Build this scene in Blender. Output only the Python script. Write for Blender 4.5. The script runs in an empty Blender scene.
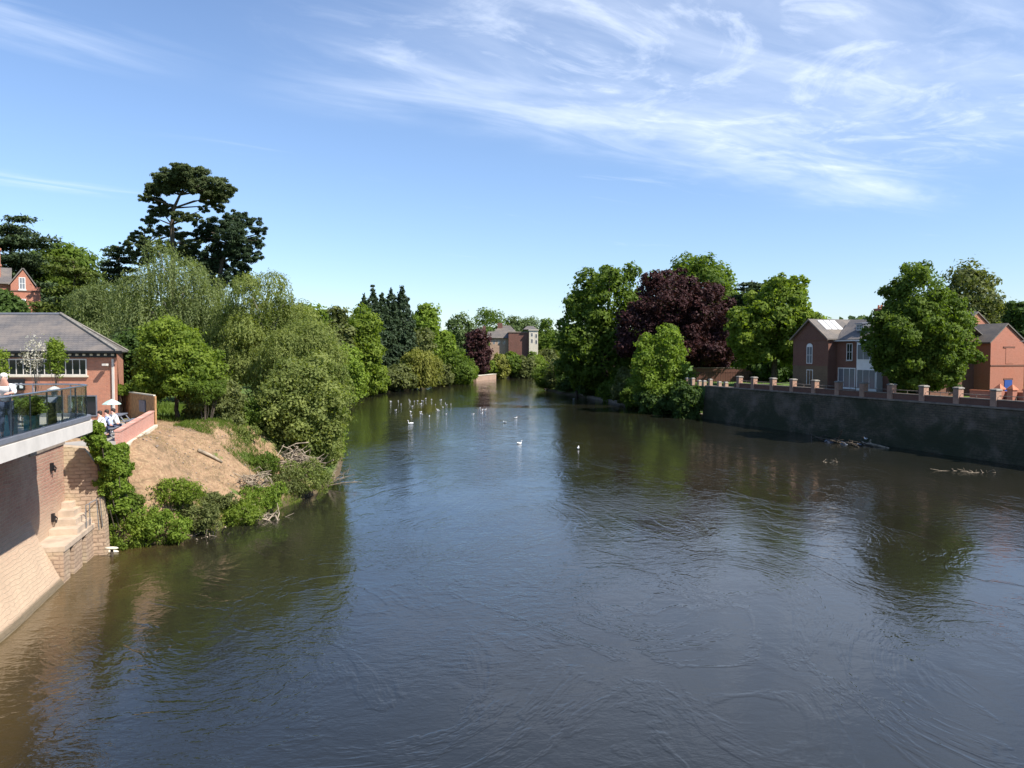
import bpy, math, random
import numpy as np
from mathutils import Vector, Matrix
R = math.radians
random.seed(7)
sc = bpy.context.scene
COL = sc.collection
H = 8.5; F = 780.0; PITCH = math.atan(32/780.0)
cp, sp_ = math.cos(PITCH), math.sin(PITCH)

# ------------------------------------------------------------------ measuring helpers (photo pixel -> place in the world)
def ray(px, py):
    a = (px-512)/F; b = (384-py)/F
    return (a, cp + b*sp_, -sp_ + b*cp)
def atd(px, py, d):
    r = ray(px, py); k = d/r[1]
    return Vector((r[0]*k, d, H + r[2]*k))
def atz(px, py, z):
    r = ray(px, py); k = (z-H)/r[2]
    return Vector((r[0]*k, r[1]*k, z))

# ------------------------------------------------------------------ object helpers
def tag(o, label=None, cat=None, group=None, kind=None):
    if label: o['label'] = label
    if cat: o['category'] = cat
    if group: o['group'] = group
    if kind: o['kind'] = kind
    return o
def empty(name, loc=(0,0,0), rz=0.0, label=None, cat=None, group=None):
    o = bpy.data.objects.new(name, None); COL.objects.link(o)
    o.location = loc; o.rotation_euler = (0,0,rz); o.empty_display_size = 0.2
    return tag(o, label, cat, group)
def link(name, me, mat, parent=None):
    o = bpy.data.objects.new(name, me); COL.objects.link(o)
    if mat is not None:
        for m in (mat if isinstance(mat, (list, tuple)) else [mat]): me.materials.append(m)
    if parent is not None: o.parent = parent
    return o
def copy_tree(o, parent=None):
    c = o.copy(); COL.objects.link(c)
    if parent is not None: c.parent = parent
    for ch in [x for x in bpy.data.objects if x.parent == o]:
        copy_tree(ch, c)
    return c

class MB:
    def __init__(s): s.v = []; s.f = []; s.m = []; s.mi = 0
    def add(s, vs, fs):
        n = len(s.v); s.v += [tuple(v) for v in vs]
        for f in fs: s.f.append(tuple(n+i for i in f)); s.m.append(s.mi)
    def box(s, a, b):
        x0,y0,z0 = a; x1,y1,z1 = b
        x0,x1 = min(x0,x1),max(x0,x1); y0,y1 = min(y0,y1),max(y0,y1); z0,z1 = min(z0,z1),max(z0,z1)
        s.add([(x0,y0,z0),(x1,y0,z0),(x1,y1,z0),(x0,y1,z0),(x0,y0,z1),(x1,y0,z1),(x1,y1,z1),(x0,y1,z1)],
              [(0,3,2,1),(4,5,6,7),(0,1,5,4),(1,2,6,5),(2,3,7,6),(3,0,4,7)])
    def frus(s, c, w0, d0, w1, d1, z0, z1):
        cx, cy = c
        vs = [(cx+i*w/2, cy+j*d/2, z) for (w,d,z) in ((w0,d0,z0),(w1,d1,z1)) for (i,j) in ((-1,-1),(1,-1),(1,1),(-1,1))]
        s.add(vs, [(0,3,2,1),(4,5,6,7),(0,1,5,4),(1,2,6,5),(2,3,7,6),(3,0,4,7)])
    def prism(s, poly, z0, z1):
        n = len(poly)
        s.add([(x,y,z0) for x,y in poly]+[(x,y,z1) for x,y in poly],
              [tuple(reversed(range(n))), tuple(range(n,2*n))]+[(i,(i+1)%n,n+(i+1)%n,n+i) for i in range(n)])
    def ext(s, pts, off):      # planar polygon of 3d points pushed by off
        n = len(pts); off = Vector(off)
        a = [Vector(p) for p in pts]; b = [p+off for p in a]
        s.add(a+b, [tuple(reversed(range(n))), tuple(range(n,2*n))]+[(i,(i+1)%n,n+(i+1)%n,n+i) for i in range(n)])
    def tube(s, pts, rad, seg=8, caps=True):
        pts = [Vector(p) for p in pts]; n = len(pts)
        if not isinstance(rad, (list,tuple)): rad = [rad]*n
        vs = []; up = None
        for i,p in enumerate(pts):
            t = (pts[min(i+1,n-1)]-pts[max(i-1,0)]).normalized()
            if up is None: up = t.orthogonal().normalized()
            else:
                up = (up - t*up.dot(t))
                up = up.normalized() if up.length > 1e-6 else t.orthogonal().normalized()
            w = t.cross(up)
            for k in range(seg):
                a = 2*math.pi*k/seg
                vs.append(p + (up*math.cos(a)+w*math.sin(a))*rad[i])
        fs = [(i*seg+k, i*seg+(k+1)%seg, (i+1)*seg+(k+1)%seg, (i+1)*seg+k) for i in range(n-1) for k in range(seg)]
        if caps: fs += [tuple(reversed(range(seg))), tuple((n-1)*seg+k for k in range(seg))]
        s.add(vs, fs)
    def lathe(s, c, prof, seg=16):
        cx,cy,cz = c; vs = []
        for r,z in prof:
            for k in range(seg):
                a = 2*math.pi*k/seg; vs.append((cx+r*math.cos(a), cy+r*math.sin(a), cz+z))
        n = len(prof)
        fs = [(i*seg+k, i*seg+(k+1)%seg, (i+1)*seg+(k+1)%seg, (i+1)*seg+k) for i in range(n-1) for k in range(seg)]
        fs += [tuple(reversed(range(seg))), tuple((n-1)*seg+k for k in range(seg))]
        s.add(vs, fs)
    def ell(s, c, r, seg=10, rings=7, M=None):
        vs = []
        for i in range(rings+1):
            th = math.pi*i/rings
            for k in range(seg):
                a = 2*math.pi*k/seg
                p = Vector((r[0]*math.sin(th)*math.cos(a), r[1]*math.sin(th)*math.sin(a), r[2]*math.cos(th)))
                if M is not None: p = M @ p
                vs.append(p+Vector(c))
        s.add(vs, [(i*seg+k, (i+1)*seg+k, (i+1)*seg+(k+1)%seg, i*seg+(k+1)%seg) for i in range(rings) for k in range(seg)])
    def build(s, name, mat, parent=None, smooth=False):
        me = bpy.data.meshes.new(name); me.from_pydata(s.v, [], s.f); me.update()
        o = link(name, me, mat, parent)
        if isinstance(mat, (list,tuple)): me.polygons.foreach_set('material_index', s.m)
        if smooth: me.polygons.foreach_set('use_smooth', [True]*len(me.polygons))
        return o

# ------------------------------------------------------------------ materials
def newmat(name):
    m = bpy.data.materials.new(name); m.use_nodes = True
    return m, m.node_tree, m.node_tree.nodes['Principled BSDF']
def N(nt, t, **kw):
    n = nt.nodes.new(t)
    for k,v in kw.items():
        if k == 'inp':
            for a,b in v.items(): n.inputs[a].default_value = b
        else: setattr(n, k, v)
    return n
def L(nt, a, b): nt.links.new(a, b)
def c4(c): return (c[0],c[1],c[2],1)
def mixc(nt, fac, a, b, typ='MIX'):
    n = N(nt, 'ShaderNodeMix', data_type='RGBA', blend_type=typ)
    for sock, val in ((n.inputs[0], fac), (n.inputs[6], a), (n.inputs[7], b)):
        if isinstance(val, bpy.types.NodeSocket): L(nt, val, sock)
        elif isinstance(val, (int,float)): sock.default_value = val
        else: sock.default_value = c4(val)
    return n.outputs[2]
def math_(nt, op, a, b=None, c=None, clamp=False):
    n = N(nt, 'ShaderNodeMath', operation=op); n.use_clamp = clamp
    for i,v in enumerate((a,b,c)):
        if v is None: continue
        if isinstance(v, bpy.types.NodeSocket): L(nt, v, n.inputs[i])
        else: n.inputs[i].default_value = v
    return n.outputs[0]
def ramp(nt, fac, lo, hi, a=0.0, b=1.0):
    n = N(nt, 'ShaderNodeMapRange', inp={1:lo, 2:hi, 3:a, 4:b}); n.interpolation_type = 'SMOOTHSTEP'
    L(nt, fac, n.inputs[0]); return n.outputs[0]
def coord(nt, scale=(1,1,1), kind='Object', loc=(0,0,0), rot=(0,0,0)):
    tc = N(nt, 'ShaderNodeTexCoord'); mp = N(nt, 'ShaderNodeMapping', inp={'Scale':scale,'Location':loc,'Rotation':rot})
    L(nt, tc.outputs[kind], mp.inputs[0]); return mp.outputs[0]
def noise(nt, vec, scale, detail=4, rough=0.55, dist=0.0):
    n = N(nt, 'ShaderNodeTexNoise', inp={'Scale':scale,'Detail':detail,'Roughness':rough,'Distortion':dist})
    L(nt, vec, n.inputs['Vector']); return n.outputs['Fac']
def bump(nt, b, h, strength=0.3, dist=0.05):
    n = N(nt, 'ShaderNodeBump', inp={'Strength':strength,'Distance':dist}); L(nt, h, n.inputs['Height']); L(nt, n.outputs[0], b.inputs['Normal']); return n

def plain(name, c, rough=0.7, var=0.18, scale=3.0, metal=0.0, bmp=0.15, c2=None, spec=0.4):
    m, nt, b = newmat(name)
    v = coord(nt); f = noise(nt, v, scale, 5, 0.6)
    if c2 is None: c2 = tuple(x*(1-var*2) for x in c)
    col = mixc(nt, ramp(nt, f, 0.32, 0.68), c, c2)
    L(nt, col, b.inputs['Base Color']); b.inputs['Roughness'].default_value = rough; b.inputs['Metallic'].default_value = metal
    b.inputs['Specular IOR Level'].default_value = spec
    if bmp: bump(nt, b, noise(nt, v, scale*6, 3), bmp, 0.02)
    return m
def brick(name, c1, c2, mortar, w=0.225, h=0.075, stain=(0.05,0.045,0.035), stainamt=0.5, bs=0.5, wob=0.0, moss=0.0, msz=0.012, lime=None):
    m, nt, b = newmat(name)
    tc = N(nt, 'ShaderNodeTexCoord'); sep = N(nt, 'ShaderNodeSeparateXYZ'); L(nt, tc.outputs['Object'], sep.inputs[0])
    xy = math_(nt, 'ADD', sep.outputs[0], sep.outputs[1])
    cmb = N(nt, 'ShaderNodeCombineXYZ'); L(nt, xy, cmb.inputs[0])
    zz = sep.outputs[2]
    if wob:
        wn = noise(nt, tc.outputs['Object'], 1.3, 3); zz = math_(nt, 'MULTIPLY_ADD', wn, wob, zz)
    L(nt, zz, cmb.inputs[1])
    br = N(nt, 'ShaderNodeTexBrick', inp={'Scale':1.0,'Mortar Size':msz,'Mortar Smooth':0.3,'Brick Width':w,'Row Height':h,
        'Color1':c4(c1),'Color2':c4(c2),'Mortar':c4(mortar),'Bias':0.0})
    L(nt, cmb.outputs[0], br.inputs['Vector'])
    n1 = noise(nt, tc.outputs['Object'], 0.7, 6, 0.62)
    n2 = noise(nt, tc.outputs['Object'], 5.0, 4, 0.6)
    col = mixc(nt, math_(nt,'MULTIPLY',ramp(nt, n1, 0.42, 0.72), stainamt), br.outputs['Color'], stain)
    col = mixc(nt, ramp(nt, n2, 0.3, 0.75, 0.0, 0.45), col, tuple(min(1,x*1.25) for x in c1))
    if lime:   # foot fades to a paler tone, with a dark damp line at the water
        zl_ = math_(nt,'ADD',sep.outputs[2],math_(nt,'MULTIPLY_ADD',n1,2.4,-1.2))
        col = mixc(nt, ramp(nt, zl_, 3.2, 1.3, 0.0, 0.78), col, lime)
        col = mixc(nt, ramp(nt, sep.outputs[2], 0.28, 0.12, 0.0, 0.8), col, (0.07,0.06,0.035))
    if moss:
        n3 = noise(nt, coord(nt, (0.35,0.35,0.5)), 0.8, 9, 0.72, 0.6)
        lowz = ramp(nt, sep.outputs[2], 4.2, 0.3, 0.0, 0.5)
        col = mixc(nt, ramp(nt, math_(nt,'ADD',n3,math_(nt,'MULTIPLY',lowz,0.25)), 0.42, 0.68, 0.0, moss), col, (0.030,0.038,0.018))
    L(nt, col, b.inputs['Base Color']); b.inputs['Roughness'].default_value = 0.88
    b.inputs['Specular IOR Level'].default_value = 0.25
    hh = math_(nt, 'ADD', math_(nt,'MULTIPLY',br.outputs['Fac'],-0.7), math_(nt,'MULTIPLY',n2,0.8))
    bump(nt, b, hh, bs, 0.03)
    return m
def slate(name, c, c2):
    m, nt, b = newmat(name)
    tc = N(nt, 'ShaderNodeTexCoord'); sep = N(nt, 'ShaderNodeSeparateXYZ'); L(nt, tc.outputs['Object'], sep.inputs[0])
    cmb = N(nt, 'ShaderNodeCombineXYZ'); L(nt, math_(nt,'ADD',sep.outputs[0],sep.outputs[1]), cmb.inputs[0]); L(nt, math_(nt,'MULTIPLY',sep.outputs[2],1.0), cmb.inputs[1])
    br = N(nt, 'ShaderNodeTexBrick', inp={'Scale':1.0,'Mortar Size':0.01,'Brick Width':0.3,'Row Height':0.12,'Color1':c4(c),'Color2':c4(c2),'Mortar':c4(tuple(x*0.4 for x in c))})
    L(nt, cmb.outputs[0], br.inputs['Vector'])
    n1 = noise(nt, tc.outputs['Object'], 0.5, 6, 0.65)
    col = mixc(nt, ramp(nt, n1, 0.4, 0.7, 0, 0.6), br.outputs['Color'], (c[0]*1.7, c[1]*1.55, c[2]*1.35))
    L(nt, col, b.inputs['Base Color']); b.inputs['Roughness'].default_value = 0.6
    bump(nt, b, br.outputs['Fac'], 0.4, -0.02)
    return m
def leafmat(name, dark, light, transl=0.3, rough=0.62):
    m, nt, b = newmat(name)
    at = N(nt, 'ShaderNodeAttribute', attribute_name='tint')
    col = mixc(nt, at.outputs['Fac'], dark, light)
    L(nt, col, b.inputs['Base Color']); b.inputs['Roughness'].default_value = rough; b.inputs['Specular IOR Level'].default_value = 0.18
    tr = N(nt, 'ShaderNodeBsdfTranslucent')
    tcol = mixc(nt, 1.0, col, (1.7,1.75,0.7), 'MULTIPLY'); L(nt, tcol, tr.inputs[0])
    mx = N(nt, 'ShaderNodeMixShader', inp={0:transl}); L(nt, b.outputs[0], mx.inputs[1]); L(nt, tr.outputs[0], mx.inputs[2])
    L(nt, mx.outputs[0], nt.nodes['Material Output'].inputs[0])
    return m

M = {}
M['bark'] = plain('bark', (0.10,0.078,0.055), 0.9, 0.3, 4, bmp=0.6)
M['bark_pale'] = plain('bark_pale', (0.26,0.24,0.20), 0.9, 0.3, 4, bmp=0.5)
M['dead'] = plain('dead_wood', (0.36,0.29,0.21), 0.9, 0.3, 3, bmp=0.4, c2=(0.15,0.12,0.085))
M['white'] = plain('white_paint', (0.72,0.72,0.70), 0.5, 0.05, 2, bmp=0.0)
M['cream'] = plain('cream_render', (0.60,0.56,0.51), 0.8, 0.08, 1.5, bmp=0.2)
M['greytrim'] = plain('lead_grey', (0.16,0.17,0.20), 0.5, 0.1, 3, bmp=0.05)
M['black'] = plain('black_paint', (0.012,0.012,0.014), 0.45, 0.1, 3, bmp=0.0)
M['steel'] = plain('brushed_steel', (0.45,0.46,0.47), 0.3, 0.1, 6, metal=0.9, bmp=0.0)
M['paving'] = plain('pale_paving', (0.36,0.33,0.29), 0.85, 0.12, 1.2)
M['concrete'] = plain('warm_stone', (0.50,0.39,0.29), 0.9, 0.14, 1.6, bmp=0.4)
M['plinth'] = plain('plinth_cream', (0.62,0.56,0.44), 0.85, 0.1, 2)
M['path'] = plain('path_grit', (0.26,0.24,0.21), 0.95, 0.15, 0.8)
M['coping'] = plain('stone_coping', (0.27,0.215,0.17), 0.85, 0.2, 2.0)
M['pierbrick'] = brick('pier_brick', (0.42,0.24,0.17), (0.36,0.19,0.13), (0.38,0.29,0.22), stain=(0.16,0.12,0.09), stainamt=0.6)
M['piercap'] = plain('pier_cap', (0.27,0.245,0.21), 0.8, 0.2, 2.0)
M['brick_orange'] = brick('orange_brick', (0.44,0.185,0.115), (0.38,0.145,0.09), (0.36,0.22,0.16), stain=(0.55,0.30,0.20), stainamt=0.35)  # the hall brick's own orange
M['brick_pink'] = brick('pink_brick', (0.52,0.235,0.18), (0.46,0.19,0.14), (0.48,0.34,0.28), stain=(0.60,0.40,0.33), stainamt=0.4)
M['brick_wall'] = brick('river_wall_brick', (0.36,0.19,0.135), (0.27,0.135,0.10), (0.36,0.27,0.20), w=0.36, h=0.13, stain=(0.52,0.42,0.29), stainamt=0.45, bs=1.0, msz=0.02, wob=0.22, moss=0.0, lime=(0.47,0.36,0.25))  # lime is the paler tone blended in towards the wall foot
M['stone_wall'] = brick('rubble_stone', (0.40,0.29,0.205), (0.31,0.215,0.15), (0.24,0.17,0.12), w=0.42, h=0.16, stain=(0.46,0.38,0.24), stainamt=0.8, bs=1.0, wob=0.2, msz=0.025)
M['brick_dark'] = brick('brown_brick', (0.16,0.066,0.047), (0.125,0.052,0.038), (0.22,0.16,0.12), stain=(0.12,0.06,0.045), stainamt=0.5)
M['brick_brown'] = brick('buff_brown_brick', (0.15,0.10,0.062), (0.12,0.08,0.052), (0.2,0.16,0.11), stainamt=0.4)
M['brick_red'] = brick('red_brick', (0.36,0.155,0.11), (0.31,0.13,0.09), (0.42,0.20,0.13), stain=(0.42,0.13,0.07), stainamt=0.4)
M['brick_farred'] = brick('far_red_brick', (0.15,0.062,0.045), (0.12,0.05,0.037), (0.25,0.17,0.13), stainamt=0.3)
M['stone_far'] = brick('far_stone', (0.40,0.27,0.19), (0.34,0.22,0.15), (0.3,0.22,0.17), stainamt=0.3)
M['quay'] = brick('quay_stone', (0.125,0.098,0.066), (0.08,0.064,0.045), (0.055,0.046,0.034), w=0.55, h=0.2, stain=(0.22,0.17,0.14), stainamt=0.65, bs=1.0, wob=0.3, moss=0.85, msz=0.03)
M['slate'] = slate('slate_roof', (0.135,0.122,0.112), (0.108,0.10,0.096))
M['slate_pale'] = slate('pale_slate', (0.125,0.11,0.095), (0.10,0.09,0.08))
M['fence'] = plain('larch_fence', (0.46,0.25,0.11), 0.75, 0.2, 4, bmp=0.2)
M['teal'] = plain('teal_paint', (0.09,0.42,0.50), 0.5, 0.06, 2, bmp=0.0)
M['blue'] = plain('blue_paint', (0.03,0.08,0.32), 0.5, 0.06, 2, bmp=0.0)
M['terracotta'] = plain('terracotta', (0.50,0.17,0.09), 0.8, 0.12, 4)
M['skin'] = plain('skin', (0.62,0.33,0.25), 0.55, 0.06, 8, bmp=0.0)
M['shirt_white'] = plain('white_cotton', (0.80,0.79,0.78), 0.8, 0.04, 8, bmp=0.1)
M['shirt_blue'] = plain('pale_blue_cotton', (0.42,0.50,0.70), 0.8, 0.08, 8, bmp=0.1)
M['pink_cloth'] = plain('pink_cotton', (0.60,0.32,0.30), 0.8, 0.08, 8, bmp=0.1)
M['navy'] = plain('navy_cloth', (0.03,0.04,0.08), 0.85, 0.1, 8, bmp=0.1)
M['hair_white'] = plain('white_hair', (0.66,0.62,0.58), 0.7, 0.1, 20, bmp=0.3)
M['hair_dark'] = plain('dark_hair', (0.03,0.02,0.015), 0.6, 0.1, 20, bmp=0.3)
M['bird_white'] = plain('white_feathers', (0.85,0.85,0.84), 0.7, 0.04, 12, bmp=0.0)
M['bird_grey'] = plain('grey_feathers', (0.36,0.38,0.41), 0.7, 0.06, 12, bmp=0.0)
M['beak'] = plain('orange_beak', (0.6,0.22,0.04), 0.5, 0.05, 9, bmp=0.0)
M['tarp'] = plain('pale_blue_grey_plastic', (0.15,0.17,0.21), 0.6, 0.25, 3, bmp=0.4)
M['canvas_green'] = plain('pale_green_canvas', (0.42,0.56,0.50), 0.8, 0.1, 3, bmp=0.0)
m, nt, b = newmat('dark_glass'); b.inputs['Base Color'].default_value = (0.012,0.014,0.018,1); b.inputs['Roughness'].default_value = 0.06; M['glass'] = m
m, nt, b = newmat('curtained_glass'); b.inputs['Base Color'].default_value = (0.16,0.17,0.19,1); b.inputs['Roughness'].default_value = 0.15; M['glass_net'] = m
m, nt, b = newmat('tinted_balustrade_glass')
b.inputs['Base Color'].default_value = (0.72,0.80,0.80,1); b.inputs['Roughness'].default_value = 0.02; b.inputs['Transmission Weight'].default_value = 1.0; b.inputs['IOR'].default_value = 1.15
M['balglass'] = m

def gmat(name, d, l, tr=0.3): M[name] = leafmat(name, d, l, tr)
gmat('leaf_mid', (0.055,0.095,0.014), (0.150,0.210,0.030), 0.42)
gmat('leaf_bright', (0.085,0.135,0.018), (0.225,0.285,0.040), 0.45)
gmat('leaf_lime', (0.085,0.145,0.018), (0.235,0.310,0.045), 0.42)
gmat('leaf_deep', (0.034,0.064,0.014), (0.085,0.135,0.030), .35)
gmat('leaf_copper', (0.022,0.009,0.010), (0.068,0.025,0.024), .18)
gmat('leaf_willow', (0.095,0.130,0.034), (0.260,0.290,0.085), 0.44)
gmat('leaf_birch', (0.080,0.110,0.038), (0.205,0.240,0.092), 0.4)
gmat('leaf_olive', (0.065,0.082,0.025), (0.180,0.200,0.065), 0.34)
gmat('leaf_gold', (0.120,0.135,0.026), (0.290,0.290,0.070), 0.4)
gmat('needle_dark', (0.018,0.034,0.017), (0.052,0.080,0.034), 0.18)
gmat('needle_pine', (0.034,0.052,0.020), (0.115,0.140,0.050), 0.2)
gmat('needle_cedar', (0.024,0.042,0.020), (0.085,0.120,0.045), 0.12)
gmat('needle_gold', (0.050,0.075,0.015), (0.150,0.180,0.035), 0.2)
gmat('leaf_far', (0.060,0.095,0.032), (0.125,0.170,0.060), 0.3)
gmat('blossom', (0.35,0.32,0.28), (0.6,0.58,0.52), 0.3)
gmat('leaf_straw', (0.15,0.12,0.055), (0.32,0.26,0.12), 0.2)

# ------------------------------------------------------------------ river edges and terrain
LY = [-80,-50,10,33.2,34.0,36.5,39.5,44,48,54,61,75,90,112,138,160,179,207,235,255,265,276,290,300,330,2000]
LX = [11,3.5,-11.8,-17.6,-15.4,-14.0,-12.8,-11.9,-11.2,-11.7,-13,-16,-19.5,-25,-30,-29,-25.7,-16.5,-9,-4,9.5,19,50,90,300,9000]
RY = [-80,-50,58,98,116,141,160,174,184,192,205,225,245,262,280,2000]
RX = [83,74,39.2,26,20,15,9.5,7.2,7.6,10,20,45,85,150,300,9000]
LPTS = np.array([(x,y) for x,y in zip(LX,LY) if -90<y<400]); RPTS = np.array([(x,y) for x,y in zip(RX,RY) if -90<y<400])
def dist_poly(x, y, P):
    best = np.full(x.shape, 1e9)
    for i in range(len(P)-1):
        a = P[i]; b = P[i+1]; ab = b-a; t = ((x-a[0])*ab[0]+(y-a[1])*ab[1])/(ab@ab); t = np.clip(t,0,1)
        best = np.minimum(best, np.hypot(x-(a[0]+t*ab[0]), y-(a[1]+t*ab[1])))
    return best
def vnoise(x, y, seed=0):
    def h(i,j): 
        v = np.sin(i*127.1+j*311.7+seed*74.7)*43758.5453; return v-np.floor(v)
    i = np.floor(x); j = np.floor(y); fx = x-i; fy = y-j; fx = fx*fx*(3-2*fx); fy = fy*fy*(3-2*fy)
    return (h(i,j)*(1-fx)+h(i+1,j)*fx)*(1-fy)+(h(i,j+1)*(1-fx)+h(i+1,j+1)*fx)*fy-0.5
def sstep(a, b, t): t = np.clip((t-a)/(b-a),0,1); return t*t*(3-2*t)
def ground_z(x, y):
    x = np.asarray(x, float); y = np.asarray(y, float)
    xl = np.interp(y, LY, LX); xr = np.interp(y, RY, RX)
    dl = dist_poly(x,y,LPTS); dr = dist_poly(x,y,RPTS)
    left = x < xl; right = x > xr
    z = np.full(x.shape, -1.2)
    water = ~(left|right)
    z = np.where(water, -0.25-1.3*sstep(0, 4, np.minimum(dl,dr)), z)
    nz = vnoise(x*0.5,y*0.5,1)*0.5+vnoise(x*1.3,y*1.3,2)*0.22
    # left natural bank
    wd_ = 2.3+3.7*sstep(35.0,41.0,y); prof = -0.25+0.9*sstep(0,0.9,dl)+3.75*sstep(0.05,1.0,(dl-0.3)/wd_)+nz*sstep(0.5,2.5,dl)*0.8+vnoise(x*3.1+y*.7,y*1.1,7)*0.14*sstep(1,2.5,dl)
    far = sstep(60,110,y); prof = prof*(1-far)+far*(-0.2+0.9*sstep(0,1.5,dl)+2.6*sstep(1,14,dl)+nz*0.4*sstep(1,4,dl))
    wallz = -1.2+5.6*sstep(1.6,2.3,dl)
    zl = np.where(y < 33.4, wallz, prof)
    zl = zl + 3.0*sstep(45,110,-x)*sstep(30,60,y)
    # right bank
    wz = -1.2+5.35*sstep(0.5,1.0,dr)
    pr = -0.25+0.8*sstep(0,1.0,dr)+3.4*sstep(1.2,7.5,dr)+nz*0.5*sstep(1,4,dr)
    k = sstep(97,101,y); zr = wz*(1-k)+pr*k
    z = np.where(left, zl, z); z = np.where(right, zr, z)
    return z
def gz(x, y): return float(ground_z(np.array([x]), np.array([y]))[0])

def axis(*segs):
    out = []
    for a,b,st in segs: out += list(np.arange(a,b,st))
    return np.array(out+[segs[-1][1]])
ax = axis((-3000,-300,300),(-300,-60,12),(-60,-30,2.0),(-30,-8,0.35),(-8,14,1.5),(14,46,0.8),(46,80,3),(80,300,12),(300,3000,300))
ay = axis((-200,-20,20),(-20,28,2.5),(28,54,0.35),(54,130,1.0),(130,200,1.8),(200,330,3.5),(330,700,40),(700,4000,300))
X, Y = np.meshgrid(ax, ay); Z = ground_z(X.ravel(), Y.ravel()).reshape(X.shape)
nx, ny = len(ax), len(ay)
me = bpy.data.meshes.new('ground')
idx = np.arange(nx*ny).reshape(ny,nx)
q = np.stack([idx[:-1,:-1],idx[:-1,1:],idx[1:,1:],idx[1:,:-1]],-1).reshape(-1,4)
def np_mesh(me, V, Q):
    me.vertices.add(len(V)); me.vertices.foreach_set('co', np.ascontiguousarray(V,dtype=np.float32).ravel())
    k = Q.shape[1]; me.loops.add(len(Q)*k); me.loops.foreach_set('vertex_index', Q.astype(np.int32).ravel())
    me.polygons.add(len(Q)); me.polygons.foreach_set('loop_start', np.arange(0,len(Q)*k,k,dtype=np.int32))
    me.update(calc_edges=True)
np_mesh(me, np.stack([X.ravel(),Y.ravel(),Z.ravel()],1), q)
me.polygons.foreach_set('use_smooth', [True]*len(me.polygons))
m, nt, b = newmat('ground_grass_earth')
v = coord(nt); sep = N(nt,'ShaderNodeSeparateXYZ'); L(nt, v, sep.inputs[0])
n1 = noise(nt, v, 0.25, 6, 0.6); n2 = noise(nt, v, 2.2, 6, 0.65); n3 = noise(nt, v, 9, 4, 0.6)
grass = mixc(nt, ramp(nt,n1,0.35,0.65), (0.075,0.13,0.028), (0.115,0.165,0.04))
grass = mixc(nt, ramp(nt,n3,0.4,0.7,0,0.6), grass, (0.055,0.085,0.02))
earth = mixc(nt, ramp(nt,n2,0.35,0.65), (0.32,0.205,0.125), (0.22,0.14,0.082))
earth = mixc(nt, ramp(nt,n3,0.45,0.7,0,0.6), earth, (0.40,0.30,0.17))
n4 = noise(nt, coord(nt,(1,1,2.5)), 1.1, 7, 0.7, 0.8)
earth = mixc(nt, ramp(nt,n4,0.48,0.62,0,0.65), earth, (0.14,0.10,0.06))
# bare earth on the mound: an ellipse with a ragged edge
ex = math_(nt,'MULTIPLY',math_(nt,'ADD',sep.outputs[0],16.6),1/6.6); ey = math_(nt,'MULTIPLY',math_(nt,'ADD',sep.outputs[1],-40.2),1/8.5)
rr = math_(nt,'ADD',math_(nt,'MULTIPLY',ex,ex),math_(nt,'MULTIPLY',ey,ey))
rr = math_(nt,'ADD',rr,math_(nt,'MULTIPLY_ADD',n2,1.0,-0.5))
em = ramp(nt, rr, 0.85, 1.25, 1, 0)
col = mixc(nt, em, grass, earth)
tuft = noise(nt, coord(nt, loc=(3,7,0)), 0.55, 5, 0.6)
col = mixc(nt, ramp(nt, tuft, 0.60, 0.68), col, (0.10,0.14,0.035))
mud = ramp(nt, sep.outputs[2], 0.55, 0.2, 0, 1)
col = mixc(nt, mud, col, (0.10,0.075,0.045))
L(nt, col, b.inputs['Base Color']); b.inputs['Roughness'].default_value = 0.95; b.inputs['Specular IOR Level'].default_value = 0.15
bump(nt, b, math_(nt,'ADD',n2,math_(nt,'MULTIPLY',n3,0.6)), 0.8, 0.12)
tag(link('ground', me, m), kind='structure')

# water
wm = MB(); wm.add([(-320,-80,0),(420,-80,0),(420,340,0),(-320,340,0)], [(0,1,2,3)])
m, nt, b = newmat('river_water')
v = coord(nt)
big = noise(nt, coord(nt, (0.05,0.02,1)), 1.0, 4, 0.55, 1.0)
swirl = noise(nt, coord(nt, (0.45,0.24,1), rot=(0,0,R(8))), 1.0, 4, 0.5, 0.9)
chop = noise(nt, coord(nt, (1.6,2.6,1), rot=(0,0,R(-12))), 1.0, 3, 0.6, 0.4)
fine = noise(nt, coord(nt, (5,8,1), rot=(0,0,R(15))), 1.0, 3, 0.6, 0.3)
amp = ramp(nt, big, 0.40, 0.60, 0.22, 1.15)
# slick filaments: thin contour lines of a distorted field
fil = noise(nt, coord(nt, (0.16,0.10,1), rot=(0,0,R(20)), loc=(3,1,0)), 1.0, 5, 0.6, 2.2)
fl = ramp(nt, math_(nt,'ABSOLUTE',math_(nt,'SUBTRACT',fil,0.5)), 0.0, 0.05, 1.0, 0.0)
hh = math_(nt,'ADD', math_(nt,'MULTIPLY',swirl,0.030), math_(nt,'MULTIPLY',amp, math_(nt,'ADD',math_(nt,'MULTIPLY',chop,0.026),math_(nt,'MULTIPLY',fine,0.009))))
hh = math_(nt,'ADD', hh, math_(nt,'MULTIPLY',fl,0.006))
bn = N(nt,'ShaderNodeBump', inp={'Strength':1.0,'Distance':1.0}); L(nt,hh,bn.inputs['Height']); L(nt,bn.outputs[0],b.inputs['Normal'])
depth = noise(nt, coord(nt,(0.03,0.02,1)), 1.0, 3)
sp3 = N(nt,'ShaderNodeSeparateXYZ'); L(nt, v, sp3.inputs[0])
shallow = ramp(nt, math_(nt,'ADD',math_(nt,'MULTIPLY_ADD',sp3.outputs[1],0.26,sp3.outputs[0]), math_(nt,'MULTIPLY',swirl,3.0)), -8.8, -2.5, 1.0, 0.0)
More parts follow.
